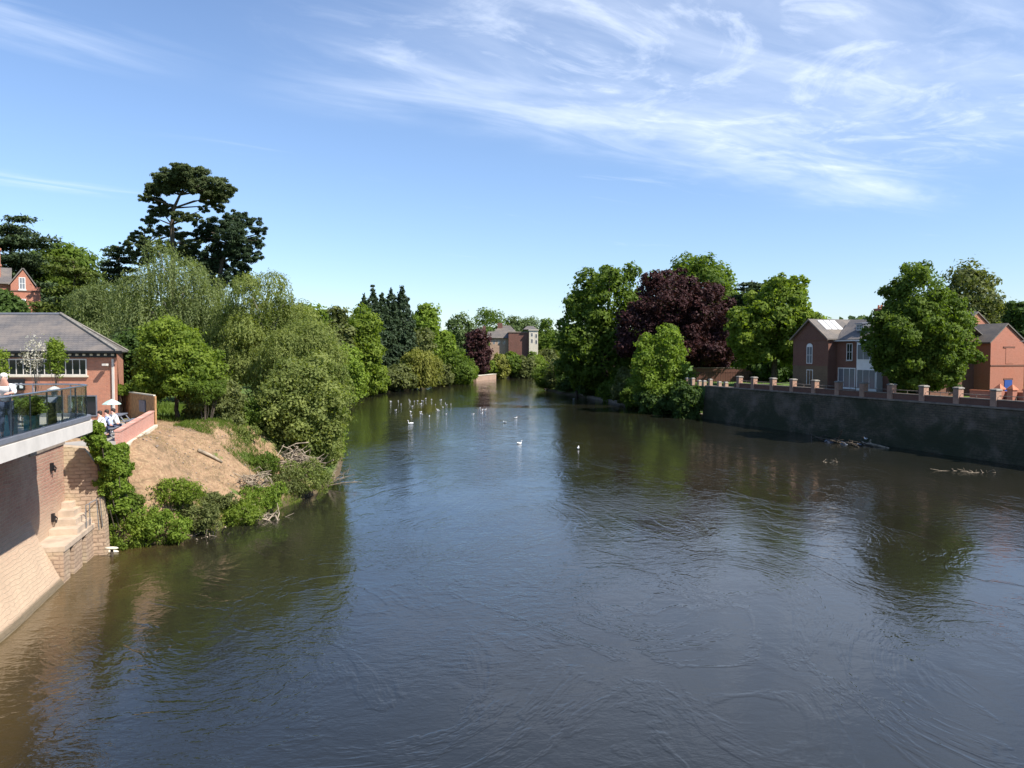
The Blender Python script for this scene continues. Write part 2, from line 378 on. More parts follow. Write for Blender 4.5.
deep = mixc(nt, ramp(nt,depth,0.4,0.6), (0.014,0.014,0.010), (0.023,0.020,0.012))
bodyc = mixc(nt, shallow, deep, (0.075,0.050,0.016))
L(nt, bodyc, b.inputs['Base Color']); b.inputs['Roughness'].default_value = 0.05; b.inputs['IOR'].default_value = 1.68; b.inputs['Specular IOR Level'].default_value = 0.5
water_mat = m
tag(wm.build('water', m), kind='structure')

# ------------------------------------------------------------------ foliage
def leafmesh(name, C, Nn, S, tint, mat, parent, aspect=0.55, T=None, rng=None):
    n = len(C)
    Nn = Nn/np.maximum(np.linalg.norm(Nn,axis=1,keepdims=True),1e-6)
    if T is None:
        T = np.cross(Nn, rng.normal(size=(n,3)))
    else: T = T - Nn*np.sum(T*Nn,1,keepdims=True)
    T = T/np.maximum(np.linalg.norm(T,axis=1,keepdims=True),1e-6)
    B = np.cross(Nn,T); S = S[:,None]
    V = np.empty((n,4,3)); V[:,0] = C+T*S; V[:,1] = C+B*S*aspect; V[:,2] = C-T*S; V[:,3] = C-B*S*aspect
    me = bpy.data.meshes.new(name)
    np_mesh(me, V.reshape(-1,3), np.arange(n*4).reshape(n,4))
    a = me.attributes.new('tint','FLOAT','FACE'); a.data.foreach_set('value', np.clip(tint,0,1).astype(np.float32))
    return link(name, me, M[mat], parent)
def fib(n, rng, jit=0.25):
    i = np.arange(n)+0.5; ph = np.arccos(1-2*i/n); th = np.pi*(1+5**.5)*i + rng.uniform(0,6)
    d = np.stack([np.cos(th)*np.sin(ph),np.sin(th)*np.sin(ph),np.cos(ph)],1)+rng.normal(size=(n,3))*jit
    return d/np.linalg.norm(d,axis=1,keepdims=True)
def unit(v): return v/np.maximum(np.linalg.norm(v,axis=1,keepdims=True),1e-6)
def broad(rng, envs, nleaf, leaf, nsub=40, subr=0.34, zmin=None, tufts=14, loose=0.10):
    """envs: list of ellipsoids (cx,cy,cz,rx,ry,rz). Leaves sit on a shell of lobes set on the envelope."""
    area = np.array([e[3]*e[5] for e in envs]); area = area/area.sum()
    Cs=[];Ns=[];Ts=[]; subs=[]
    for e,a in zip(envs,area):
        k = max(5,int(nsub*a)); d = fib(k,rng); c = np.array(e[:3]); r = np.array(e[3:6])
        mean = (r[0]*r[1]*r[2])**(1/3)
        rs = mean*subr*1.12*rng.uniform(0.65,1.3,k)*(40/max(nsub,12))**0.25
        pc = c + d*(r-rs[:,None]*0.85)*rng.uniform(0.80,1.13,(k,1))
        for p,q_ in zip(pc,rs): subs.append((p,q_))
    w = np.array([s[1]**2 for s in subs]); w /= w.sum()
    cnt = rng.multinomial(nleaf, w)
    cenv = np.array([[e[0],e[1],e[2]] for e in envs])
    for (p,r),k in zip(subs,cnt):
        if k < 1: continue
        td = fib(tufts, rng, 0.35); tsel = rng.integers(0,tufts,k); tl = rng.uniform(0.72,1.3,tufts); tt = rng.uniform(-0.18,0.18,tufts)
        d = unit(td[tsel]+rng.normal(size=(k,3))*0.27)
        rad = r*tl[tsel]*(1-np.abs(rng.normal(size=k))*0.18)*(1+np.minimum(rng.exponential(loose,k)*0.7,0.4))
        sc_ = np.array([1,1,0.82])
        Cc = p + d*rad[:,None]*sc_
        Cs.append(Cc); Ns.append(d*1.0+rng.normal(size=(k,3))*0.52+np.array([0,0,0.30])); Ts.append(np.clip(rng.normal(0.45+rng.uniform(-0.15,0.15),0.11,k)+tt[tsel],0,1))
    kf = int(nleaf*0.4); ei = rng.choice(len(envs),kf,p=area); ea = np.array(envs); dd = unit(rng.normal(size=(kf,3)))
    Cs.append(ea[ei,:3]+dd*ea[ei,3:6]*rng.uniform(0.58,0.82,(kf,1))); Ns.append(dd+rng.normal(size=(kf,3))*0.8); Ts.append(np.clip(rng.normal(0.35,0.2,kf),0,1))
    C = np.concatenate(Cs); Nn = np.concatenate(Ns); T = np.concatenate(Ts)
    keep = np.ones(len(C),bool)
    # drop leaves deep inside
    for e in envs:
        q_ = (C-np.array(e[:3]))/np.array(e[3:6]); keep &= (q_**2).sum(1) > 0.22
    if zmin is not None: keep &= C[:,2] > zmin + rng.normal(size=len(C))*0.3
    C,Nn,T = C[keep],Nn[keep],T[keep]
    S = leaf*rng.uniform(0.6,1.35,len(C))
    return C,Nn,S,T,subs
def limbs(mb, base, subs, h0, r0, rng, n=9):
    """trunk tapering into limbs that reach the lobes"""
    top = np.mean([s[0] for s in subs],0); base = np.array(base)
    fork = base+np.array([(top[0]-base[0])*0.3,(top[1]-base[1])*0.3,h0])
    crown = np.array([top[0],top[1],top[2]+ (max(s[0][2] for s in subs)-top[2])*0.4])
    pts = [base-np.array([0,0,0.5]), base+np.array([0,0,0.3]), (base+fork)/2+rng.normal(size=3)*r0*0.3, fork, (fork+crown)/2+rng.normal(size=3)*r0*0.8, crown]
    mb.tube(pts, [r0*1.6,r0*1.15,r0,r0*0.9,r0*0.55,r0*0.15], 9)
    sel = rng.permutation(len(subs))[:n]
    for i in sel:
        p = subs[i][0]; t = rng.uniform(0.3,0.95); st = fork*(1-t)+((fork+crown)/2)*t
        mid = st*0.5+p*0.5+np.array([0,0,abs(p[2]-st[2])*0.12])+rng.normal(size=3)*0.15
        mb.tube([st,mid,p], [r0*0.42,r0*0.26,r0*0.07], 6)
def tree(name, label, px, ytop, wpx, d, mat, cat='tree', group=None, trunk=0.12, nleaf=14000, leaf=0.26, env=None, nsub=44, subr=0.34,
         seed=1, bark='bark', low=None, depth=0.9, ybase=None, zbase=None, r0=None, tufts=14, x=None, nl=9, loose=0.10):
    rng = np.random.default_rng(seed)
    top = atd(px, ytop, d); x = top.x; zb = gz(x,d) if zbase is None else zbase
    if ybase is not None: zb = min(zb, atd(px,ybase,d).z) if zbase is None else zb
    w = wpx*d/F; ht = top.z-zb
    if env is None: env = [(0,0,0.56,1,1,0.44)]
    # env in units: x,y of half-width; z of total height
    envs = [(e[0]*w/2, e[1]*w/2, e[2]*ht, e[3]*w/2, e[4]*w/2*depth, e[5]*ht) for e in env]
    C,Nn,S,T,subs = broad(rng, envs, nleaf, leaf, nsub, subr, None if low is None else low*ht, tufts, loose)
    root = empty(name, (x,d,zb), 0, label, cat, group)
    leafmesh('crown', C,Nn,S,T,mat,root,rng=rng)
    mb = MB(); limbs(mb, (0,0,0), subs, max(trunk,0.02)*ht*1.2, r0 or max(0.05,0.026*ht), rng, nl); mb.build('trunk', M[bark], root, True)
    return root
def weep(name, label, px, ytop, wpx, d, mat, env, nst=900, per=22, leaf=0.2, seed=1, lfrac=(0.2,0.55), cat='tree', zbase=None, bark='bark_pale', depth=0.9, group=None, base_leaf=6000, x_off=0, zlow=0.1):
    rng = np.random.default_rng(seed)
    top = atd(px,ytop,d); zb = gz(top.x,d) if zbase is None else zbase
    w = wpx*d/F; ht = top.z-zb
    envs = [(e[0]*w/2, e[1]*w/2, e[2]*ht, e[3]*w/2, e[4]*w/2*depth, e[5]*ht) for e in env]
    C,Nn,S,T,subs = broad(rng, envs, int(base_leaf*1.3), leaf*.9, 42, 0.33, zlow*ht*0.5, 12)
    root = empty(name, (top.x,d,zb), 0, label, cat, group)
    ws = np.array([s[1]**2 for s in subs]); ws/=ws.sum()
    si = rng.choice(len(subs), nst, p=ws)
    sp = np.array([s[0] for s in subs])[si]; sr = np.array([s[1] for s in subs])[si]
    dd = rng.normal(size=(nst,3)); dd[:,2] = np.abs(dd[:,2])*0.9; dd = unit(dd)
    start = sp+dd*sr[:,None]*rng.uniform(0.8,1.05,(nst,1))
    ln = ht*rng.uniform(lfrac[0],lfrac[1],nst)
    tt = np.linspace(0,1,per)[None,:]*np.ones((nst,1)); out = dd.copy(); out[:,2]=0
    sway = rng.normal(size=(nst,3))*0.12; stint = np.clip(rng.uniform(0.2,0.7,len(subs))[si]+rng.normal(0,0.10,nst),0,1)
    P = start[:,None,:]+out[:,None,:]*(sr[:,None]*0.35*np.sqrt(tt))[:,:,None]+sway[:,None,:]*(tt**1.5*ln[:,None]*0.35)[:,:,None]
    P[:,:,2] -= tt**1.2*ln[:,None]
    P += rng.normal(size=P.shape)*leaf*0.45
    P = P.reshape(-1,3); dirn = rng.normal(size=P.shape)*0.35+np.array([0,0,-1.0]); nrm = rng.normal(size=P.shape)*0.6+np.repeat(dd,per,0)*1.0+np.array([0,0,0.2])
    ti = np.clip(np.repeat(stint,per)+rng.normal(size=len(P))*0.08,0,1)
    kp = P[:,2] > zlow*ht*rng.uniform(0.2,1.4,len(P)); P,dirn,nrm,ti = P[kp],dirn[kp],nrm[kp],ti[kp]
    sS = leaf*rng.uniform(0.7,1.3,len(P))
    TT = np.cross(Nn, rng.normal(size=Nn.shape)); TT = unit(TT)*0.5+np.array([0,0,-0.6])
    leafmesh('crown', np.concatenate([C,P]), np.concatenate([Nn,nrm]), np.concatenate([S*0.9,sS]), np.concatenate([T,ti]), mat, root, aspect=0.36, T=np.concatenate([TT,dirn]))
    mb = MB(); limbs(mb,(0,0,0),subs,0.2*ht,0.026*ht,rng,12); mb.build('trunk',M[bark],root,True)
    return root
def plates(name, label, px, ytop, wpx, d, mat, seed=1, n=16, nleaf=15000, leaf=0.24, shape='flat', ybot=None, droop=0.1, cat='tree', zfrac=(0.3,1.0), ytrunk=None, bark='bark', group=None):
    """cedar habit: trunk with horizontal plates of foliage"""
    rng = np.random.default_rng(seed); top = atd(px,ytop,d); zb = gz(top.x,d); w = wpx*d/F; ht = top.z-zb
    root = empty(name,(top.x,d,zb),0,label,cat,group); mb = MB()
    mb.tube([(0,0,-0.5),(0,0,0.3*ht),(0.1,0,0.65*ht),(0,0,0.97*ht)],[0.035*ht,0.028*ht,0.018*ht,0.005*ht],9)
    Cs=[];Ns=[];Ts=[]
    for i in range(n):
        f = (i+rng.uniform(0.2,0.8))/n; z = z_ = ht*(zfrac[0]+(zfrac[1]-zfrac[0])*f)
        if shape=='flat': rad = w/2*(0.95-0.45*max(0,(f-0.55)/0.45)**1.5)
        elif shape=='cone': rad = w/2*(1.0-0.86*f)
        a = rng.uniform(0,6.28); 
        for j in range(4 if shape=='flat' else 6):
            aa = a+j*6.28/(4 if shape=='flat' else 6)+rng.uniform(-0.4,0.4); L_ = rad*rng.uniform(0.5,1.08); z = z_+rng.normal()*0.028*ht
            end = np.array([math.cos(aa)*L_, math.sin(aa)*L_, z-droop*L_*rng.uniform(-1.2,1.4)]); st = np.array([0,0,z-0.15*L_])
            mb.tube([st,(st+end)/2+np.array([0,0,0.05*L_]),end],[0.007*ht,0.004*ht,0.001*ht],5)
            k = int(nleaf/(n*(4 if shape=='flat' else 6)))
            t = rng.uniform(0.12,1.0,k)**0.75; side = rng.normal(size=k)*(0.30*L_*(0.35+0.65*np.sin(np.pi*np.clip(t,0,1)*0.9)))*0.75
            perp = np.array([-math.sin(aa),math.cos(aa),0]); base = st[None]*(1-t[:,None])+end[None]*t[:,None]
            thick = (0.10 if shape=='flat' else 0.16)*w*0.22
            P = base+perp*side[:,None]+np.stack([rng.normal(size=k)*0.05*w,rng.normal(size=k)*0.05*w, rng.normal(size=k)*thick*0.55-np.abs(side)*0.15],1)
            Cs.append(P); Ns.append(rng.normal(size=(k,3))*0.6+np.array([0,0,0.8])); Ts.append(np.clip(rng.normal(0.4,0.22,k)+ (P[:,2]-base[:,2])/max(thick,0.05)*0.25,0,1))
    C=np.concatenate(Cs);Nn=np.concatenate(Ns);T=np.concatenate(Ts)
    leafmesh('crown',C,Nn,leaf*rng.uniform(0.6,1.3,len(C)),T,mat,root,aspect=0.4,rng=rng); mb.build('trunk',M[bark],root,True)
    return root
def clumptree(name, label, d, trunkpx, clumps, mat, seed=1, leaf=0.2, nleaf=20000, cat='tree', r0=0.5, dj=3.0):
    """pine habit: crooked trunk, bare limbs, tufted clumps at the photographed places; clumps: (px,py,rpx)"""
    rng = np.random.default_rng(seed); base = atd(trunkpx[0][0], trunkpx[0][1], d); zb = gz(base.x,d)
    root = empty(name,(base.x,d,zb),0,label,cat); O = Vector((base.x,d,zb)); mb = MB()
    tp = [Vector((0,0,-0.5))]+[atd(a,b_,d)-O for a,b_ in trunkpx]
    rr_ = [r0*(1-0.8*i/(len(tp)-1)) for i in range(len(tp))]; mb.tube(tp, rr_, 9)
    Cs=[];Ns=[];Ts=[];A = np.array([c[2]**2 for c in clumps],float); A/=A.sum()
    for (a,b_,rp),wt in zip(clumps,A):
        off = rng.uniform(-dj,dj); c = atd(a,b_,d+off)-O; r = rp*d/F*1.08
        near = min(tp[2:], key=lambda q_: (q_-c).length + (3 if q_.z > c.z else 0)); 
        mid = near*0.45+c*0.55+Vector((0,0,0.25*r)); mb.tube([near,mid,c],[r0*0.26,r0*0.16,r0*0.04],6)
        k = int(nleaf*wt); nt_ = max(8,int(k/110)); td = fib(nt_,rng,0.3); tc = np.array(c)+td*np.array([r,r,r*0.68])*rng.uniform(0.45,1.08,(nt_,1))
        s = rng.integers(0,nt_,k); dd = unit(rng.normal(size=(k,3))+np.array([0,0,0.5])); rt = r*0.19
        P = tc[s]+dd*rt*rng.uniform(0.3,1.35,(k,1))*np.array([1.25,1.25,0.8]); Cs.append(P); Ns.append(np.cross(dd,rng.normal(size=(k,3)))*0.6+dd*0.7+np.array([0,0,.2]))
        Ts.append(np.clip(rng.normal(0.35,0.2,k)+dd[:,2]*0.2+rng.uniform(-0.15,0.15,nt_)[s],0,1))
    C=np.concatenate(Cs);Nn=np.concatenate(Ns);T=np.concatenate(Ts)
    leafmesh('crown',C,Nn,leaf*rng.uniform(0.6,1.3,len(C)),T,mat,root,aspect=0.4,rng=rng); mb.build('trunk',M['bark'],root,True)
    return root
def shrub(label, px, py, wpx, hpx, d, mat, seed=1, nleaf=3500, leaf=0.10, name='shrub', cat='shrub', group=None, twigs=10, zc=None, depth=0.8, loose=0.40):
    """a low bush: py is the pixel row of its foot; grows off the bank at that distance"""
    rng = np.random.default_rng(seed); foot = atd(px,py,d); w = wpx*d/F; ht = hpx*d/F
    if zc is None and px < 335:
        for dd_ in np.arange(30,58,.15):
            q_ = atd(px,py-hpx*0.42,dd_)
            if q_.z < gz(q_.x,dd_)+0.05: break
        d = dd_-0.12*w; foot = atd(px,py,d)
    g = gz(foot.x,d); zb = foot.z if zc is None else zc
    root = empty(name,(foot.x,d,zb),0,label,cat,group)
    envs = [(w*rng.uniform(-0.1,0.1),0,ht*0.42,w*0.45,w/2*depth,ht*0.40)]+[(w*a_,w*rng.uniform(-.15,.15),ht*rng.uniform(0.35,0.7),w*rng.uniform(.16,.28),w*0.25*depth,ht*rng.uniform(.22,.38)) for a_ in (-.34,-.12,.14,.36)]
    C,Nn,S,T,subs = broad(rng,envs,nleaf,leaf,44,0.30,-0.1*ht,12,loose)
    Tg = rng.normal(size=C.shape)*0.7+np.array([0,0,0.9])
    leafmesh('leaves',C,Nn,S,T,mat,root,aspect=0.45,T=Tg)
    mb = MB()
    lowz = min(0.0, g-zb)-0.2
    for i in range(twigs):
        s = subs[rng.integers(len(subs))][0]; st = np.array([s[0]*0.25,s[1]*0.25,lowz]); mb.tube([st,(st+s)/2+rng.normal(size=3)*0.08,s*1.02],[0.028,0.018,0.006],5)
    mb.build('stems',M['bark'],root); return root

# ------------------------------------------------------------------ left bank: terrace, river wall, steps
U1 = math.atan2(0.969,-0.247)
O1 = Vector((-15.1,23.0,0)); u1 = Vector((-0.247,0.969,0)); n1 = Vector((0.969,0.247,0))
def lw(s,t,z): return O1+u1*s+n1*t+Vector((0,0,z))
rw = empty('river_wall', O1, U1, 'weathered pinkish brick river wall with battered foot under the cafe terrace', 'retaining wall')
def tprof(z): return -1.05*(1-(1-min(max(z,-1)/2.5,1))**1.25) if z>0 else 0.02-z*0.05
ss = np.arange(-17,5.51,0.3); zs = [-0.9,-0.4,0,0.2,0.4,0.6,0.8,1.0,1.2,1.5,1.8,2.1,2.4,3.2,4.2,5.0,5.78]
mb = MB(); vs=[]; 
for s in ss:
    for z in zs: vs.append((s, -tprof(z)+float(vnoise(np.array(s*1.7),np.array(z*2.3),5))*0.05, z))
nz_=len(zs); fs=[(i*nz_+j,i*nz_+j+1,(i+1)*nz_+j+1,(i+1)*nz_+j) for i in range(len(ss)-1) for j in range(nz_-1)]
mb.add(vs,fs); e0=len(ss)-1
mb.add([vs[e0*nz_+j] for j in range(nz_)]+[(ss[-1],1.9,5.78),(ss[-1],1.9,-0.9)],[tuple(reversed(range(nz_+2)))])
mb.build('battered_face', M['brick_wall'], rw)
mb = MB(); mb.box((5.5,1.06,-0.9),(9.6,1.9,4.72)); mb.build('upper_wall', M['brick_wall'], rw)
mb = MB(); mb.box((5.52,1.0,4.72),(9.6,1.95,4.85)); mb.build('coping', M['coping'], rw)
for s,z in ((7.9,4.0),(7.9,2.0)):
    mb = MB(); mb.box((s-0.09,0.96,z-0.16),(s+0.09,1.058,z+0.16)); mb.tube([(s,0.93,z+0.05),(s+0.13,0.9,z-0.06),(s,0.9,z-0.2),(s-0.13,0.9,z-0.06),(s,0.93,z+0.05)],0.025,6,False); mb.build('mooring_ring', M['black'], rw)
st = empty('river_steps', O1, U1, 'sandy stone landing and steps at the water below the terrace', 'steps')
mb = MB()
for a,b_ in ((5.52,6.3),(6.8,7.9),(8.45,9.6)): mb.box((a,0.0,-0.9),(b_,1.055,1.18))
mb.box((6.3,0.5,-0.9),(6.8,1.055,1.18)); mb.box((7.9,0.5,-0.9),(8.45,1.055,1.18)); mb.build('landing_wall', M['stone_wall'], st)
mb = MB(); mb.box((5.51,-0.05,1.18),(9.6,1.057,1.36)); mb.build('landing', M['concrete'], st)
for a,b_,z0,z1 in ((7.5,0.05,1.36,1.6),(8.1,0.25,1.6,1.85),(8.6,0.45,1.85,2.1),(9.1,0.65,2.1,2.35)):
    mb = MB(); mb.box((a,b_,z0),(9.6,1.056,z1)); mb.build('step', M['concrete'], st)
rt = empty('return_wall', O1, U1, 'rough rubble stone wall with a leaning corner beside the river steps', 'wall')
mb = MB(); mb.ext([(9.6,1.9,-0.9),(9.6,1.9,4.72),(9.6,1.0,4.6),(9.6,0.3,4.5),(9.6,-0.18,3.75),(9.6,-0.42,1.4),(9.6,-0.5,-0.9)],(0.6,0,0)); mb.build('stonework', M['stone_wall'], rt)
hr = empty('handrail', O1, U1, 'thin pale metal handrail hoop at the edge of the river steps', 'handrail')
for a in (0.0,0.55):
    mb = MB(); x_=9.0; mb.tube([(x_-0.4+a,0.02,1.36),(x_-0.4+a,0.02,2.3)],0.02,6); mb.tube([(x_-0.4+a,0.02,2.3),(x_+a*0.9,-0.28,2.45),(x_+a,-0.35,1.2)],0.02,6); mb.build('hoop', M['steel'], hr)
dp = empty('mooring_post', lw(9.2,0.75,0), 0, 'dark timber mooring post standing in the water by the steps', 'mooring post')
mb = MB(); mb.tube([(0,0,-0.9),(0.02,0,0.3)],[0.07,0.06],8); mb.build('post', M['bark'], dp); mb = MB(); mb.ell((0,0,0.36),(0.3,0.14,0.06)); mb.build('post_cap', M['plinth'], dp, True)
fl_ = MB(); fl_.ell((0,0,0.03),(0.34,0.13,0.07)); o = fl_.build('float', M['plinth'], None, True); o.location = lw(10.0,0.55,0); tag(o,'small pale oval float lying on the water beside the mooring post','float')

# terrace deck
def offs(t):
    pts=[]; a0 = math.atan2(0.236,0.972); c = Vector((-14.25,26.3,0))-Vector((0.972,0.236,0))*1.8; r=1.8-t
    for y in (3,8,13,18,22): 
        x = -14.25+(26.3-y)*0.2429; p = Vector((x,y,0))-Vector((0.972,0.236,0))*t; pts.append((p.x,p.y))
    for i in range(11):
        a=a0+math.pi/2*i/10*1.0; pts.append((c.x+r*math.cos(a),c.y+r*math.sin(a)))
    d_=Vector((-0.972,-0.236,0)); e=Vector((pts[-1][0],pts[-1][1],0))
    for k in (3,6,9,14): 
        q_=e+Vector((-1,0.03,0))*k; pts.append((q_.x,q_.y))
    return pts
dk = empty('terrace', (-14.25,26.3,0), 0, 'raised cafe terrace deck with cream fascia and rounded corner over the river', 'terrace')
def rel(ps, o=(-14.25,26.3)): return [(x-o[0],y-o[1]) for x,y in ps]
def closed(ps): return rel(ps)+[(ps[-1][0]+14.25, 3-26.3)]
mb=MB(); mb.prism(closed(offs(0.0)),5.78,6.17); mb.build('fascia_slab',M['cream'],dk)
mb=MB(); mb.prism(closed(offs(0.06)),6.171,6.22); mb.build('deck_paving',M['paving'],dk)
def strip(mb, outer, inner, z0, z1):
    n=len(outer); vs=[(x,y,z) for z in (z0,z1) for x,y in outer]+[(x,y,z) for z in (z0,z1) for x,y in inner]
    f=[]
    for i in range(n-1):
        f += [(i,i+1,n+i+1,n+i),(2*n+i+1,2*n+i,3*n+i,3*n+i+1),(n+i,n+i+1,3*n+i+1,3*n+i),(i+1,i,2*n+i,2*n+i+1)]
    mb.add(vs,f)
mb=MB(); strip(mb,rel(offs(0.03)),rel(offs(0.27)),6.222,6.335); mb.build('kerb_flashing',M['greytrim'],dk)
bal = empty('glass_balustrade', (-14.25,26.3,0), 0, 'tinted glass balustrade with slim metal handrail round the raised terrace', 'balustrade')
pts_=rel(offs(0.15)); 
full=[]   # resample for panels
P_=[Vector((x,y,0)) for x,y in pts_]; seglen=[(P_[i+1]-P_[i]).length for i in range(len(P_)-1)]; tot=sum(seglen)
def at_len(l):
    for i,s in enumerate(seglen):
        if l<=s: return P_[i].lerp(P_[i+1], l/s)
        l-=s
    return P_[-1]
npan=int(tot/1.35)
for i in range(npan):
    a=tot*i/npan+0.015; b_=tot*(i+1)/npan-0.015; ps=[at_len(a+(b_-a)*k/5) for k in range(6)]
    mb=MB(); strip(mb,[(p.x,p.y) for p in ps],[(p.x*0.9995-0.010,p.y-0.004) for p in ps],6.34,7.33); 
    mb.add([(ps[0].x,ps[0].y,6.34),(ps[0].x-0.01,ps[0].y-0.004,6.34),(ps[0].x-0.01,ps[0].y-0.004,7.33),(ps[0].x,ps[0].y,7.33)],[(0,1,2,3)])
    mb.build('glass_panel',M['balglass'],bal)
mb=MB(); mb.tube([(p.x,p.y,7.36) for p in P_],0.028,8); mb.build('top_rail',M['steel'],bal,True)
for i in range(0,npan+1):
    p=at_len(min(tot*i/npan,tot-0.01)); mb=MB(); mb.box((p.x-0.05,p.y-0.012,6.34),(p.x-0.015,p.y+0.012,7.33)); mb.build('baluster',M['greytrim'],bal)

DZ=6.22
def deck_pt(px,py,z=DZ): p=atz(px,py,z); return p
def planter(loc,w,h,label,seed):
    r=empty('planter',loc,R(14),label,'planter','teal planters on the terrace'); mb=MB(); mb.frus((0,0),w*0.94,w*0.94,w,w,0.05,h); mb.box((-w*0.42,-w*0.42,0.002),(w*0.42,w*0.42,0.05)); mb.build('box',M['teal'],r)
    mb=MB(); strip(mb,[(-w/2-.01,-w/2-.01),(w/2+.01,-w/2-.01),(w/2+.01,w/2+.01),(-w/2-.01,w/2+.01),(-w/2-.01,-w/2-.01)],[(-w/2+.04,-w/2+.04),(w/2-.04,-w/2+.04),(w/2-.04,w/2-.04),(-w/2+.04,w/2-.04),(-w/2+.04,-w/2+.04)],h,h+.02); mb.build('rim',M['teal'],r)
    s=empty('shrub',(loc[0],loc[1],loc[2]+h),0,'leafy green bush growing in the '+('left larger' if seed==1 else 'right smaller')+' teal planter','plant'); rng=np.random.default_rng(seed)
    C,Nn,S,T,subs=broad(rng,[(0,0,0.28,0.38,0.38,0.33)],2200,0.035,20,0.4,None,8,0.25); leafmesh('leaves',C,Nn,S,T,'leaf_mid',s,rng=rng)
    mb=MB(); [mb.tube([(0,0,-0.05),tuple(q_[0]*0.9)],[0.012,0.004],5) for q_ in subs[:9]]; mb.build('stems',M['bark'],s)
planter((-13.75,21.15,DZ),0.42,0.56,'large square teal planter with bush behind the terrace glass',1)
planter((-13.66,22.1,DZ),0.32,0.46,'smaller teal planter with bush, right of the larger planter',2)
def bistro_table(loc,label,rz=0,top='black',g='bistro tables on the upper terrace'):
    r=empty('bistro_table',loc,rz,label,'table',g); mb=MB(); mb.lathe((0,0,0),[(0.36,0.71),(0.38,0.72),(0.38,0.74),(0.36,0.75)],20); mb.build('tabletop',M[top],r)
    mb=MB(); mb.lathe((0,0,0),[(0.2,0.002),(0.2,0.02),(0.03,0.05),(0.025,0.71)],12); mb.build('pedestal',M['black'],r); return r
def chair(loc,rz,label,g='black chairs on the upper terrace'):
    r=empty('cafe_chair',loc,rz,label,'chair',g); mb=MB(); mb.box((-.21,-.21,.44),(.21,.21,.47)); mb.build('seat',M['black'],r)
    mb=MB(); [mb.box((-.2,.19,z),(.2,.21,z+.07)) for z in (.58,.70,.82)]; [mb.tube([(x,.2,.45),(x,.24,.9)],.014,6) for x in(-.2,.2)]; mb.build('backrest',M['black'],r)
    for x in(-.19,.19):
        for y in(-.19,.19): mb=MB(); mb.tube([(x*1.1,y*1.15,0.002),(x,y,.44)],.014,6); mb.build('leg',M['black'],r)
    return r
bistro_table((-14.5,23.6,DZ),'round black bistro table nearer the planters on the terrace')
bistro_table((-16.1,25.3,DZ),'round black bistro table by the far rounded end of the terrace')
chair((-14.3,22.9,DZ),R(170),'black slatted chair between the smaller planter and the near bistro table')
chair((-15.2,23.9,DZ),R(-80),'black slatted chair on the inland side of the near bistro table')
chair((-15.5,24.9,DZ),R(200),'black slatted chair on the near side of the far bistro table')
chair((-16.6,25.9,DZ),R(-20),'black slatted chair on the far side of the far bistro table')
hs=empty('menu_stand',atd(52,430,23.9).to_3d()*1,R(20),'slim black upright stand behind the middle of the terrace glass','stand'); hs.location.z=DZ
mb=MB(); mb.box((-.2,-.16,0.002),(.2,.16,.05)); mb.frus((0,0),.26,.2,.2,.16,.05,.72); mb.build('column',M['black'],hs); mb=MB(); mb.ext([(-.16,-.12,.72),(.16,-.12,.72),(.16,.12,.86),(-.16,.12,.86)],(0,0,.03)); mb.build('sloping_top',M['greytrim'],hs)

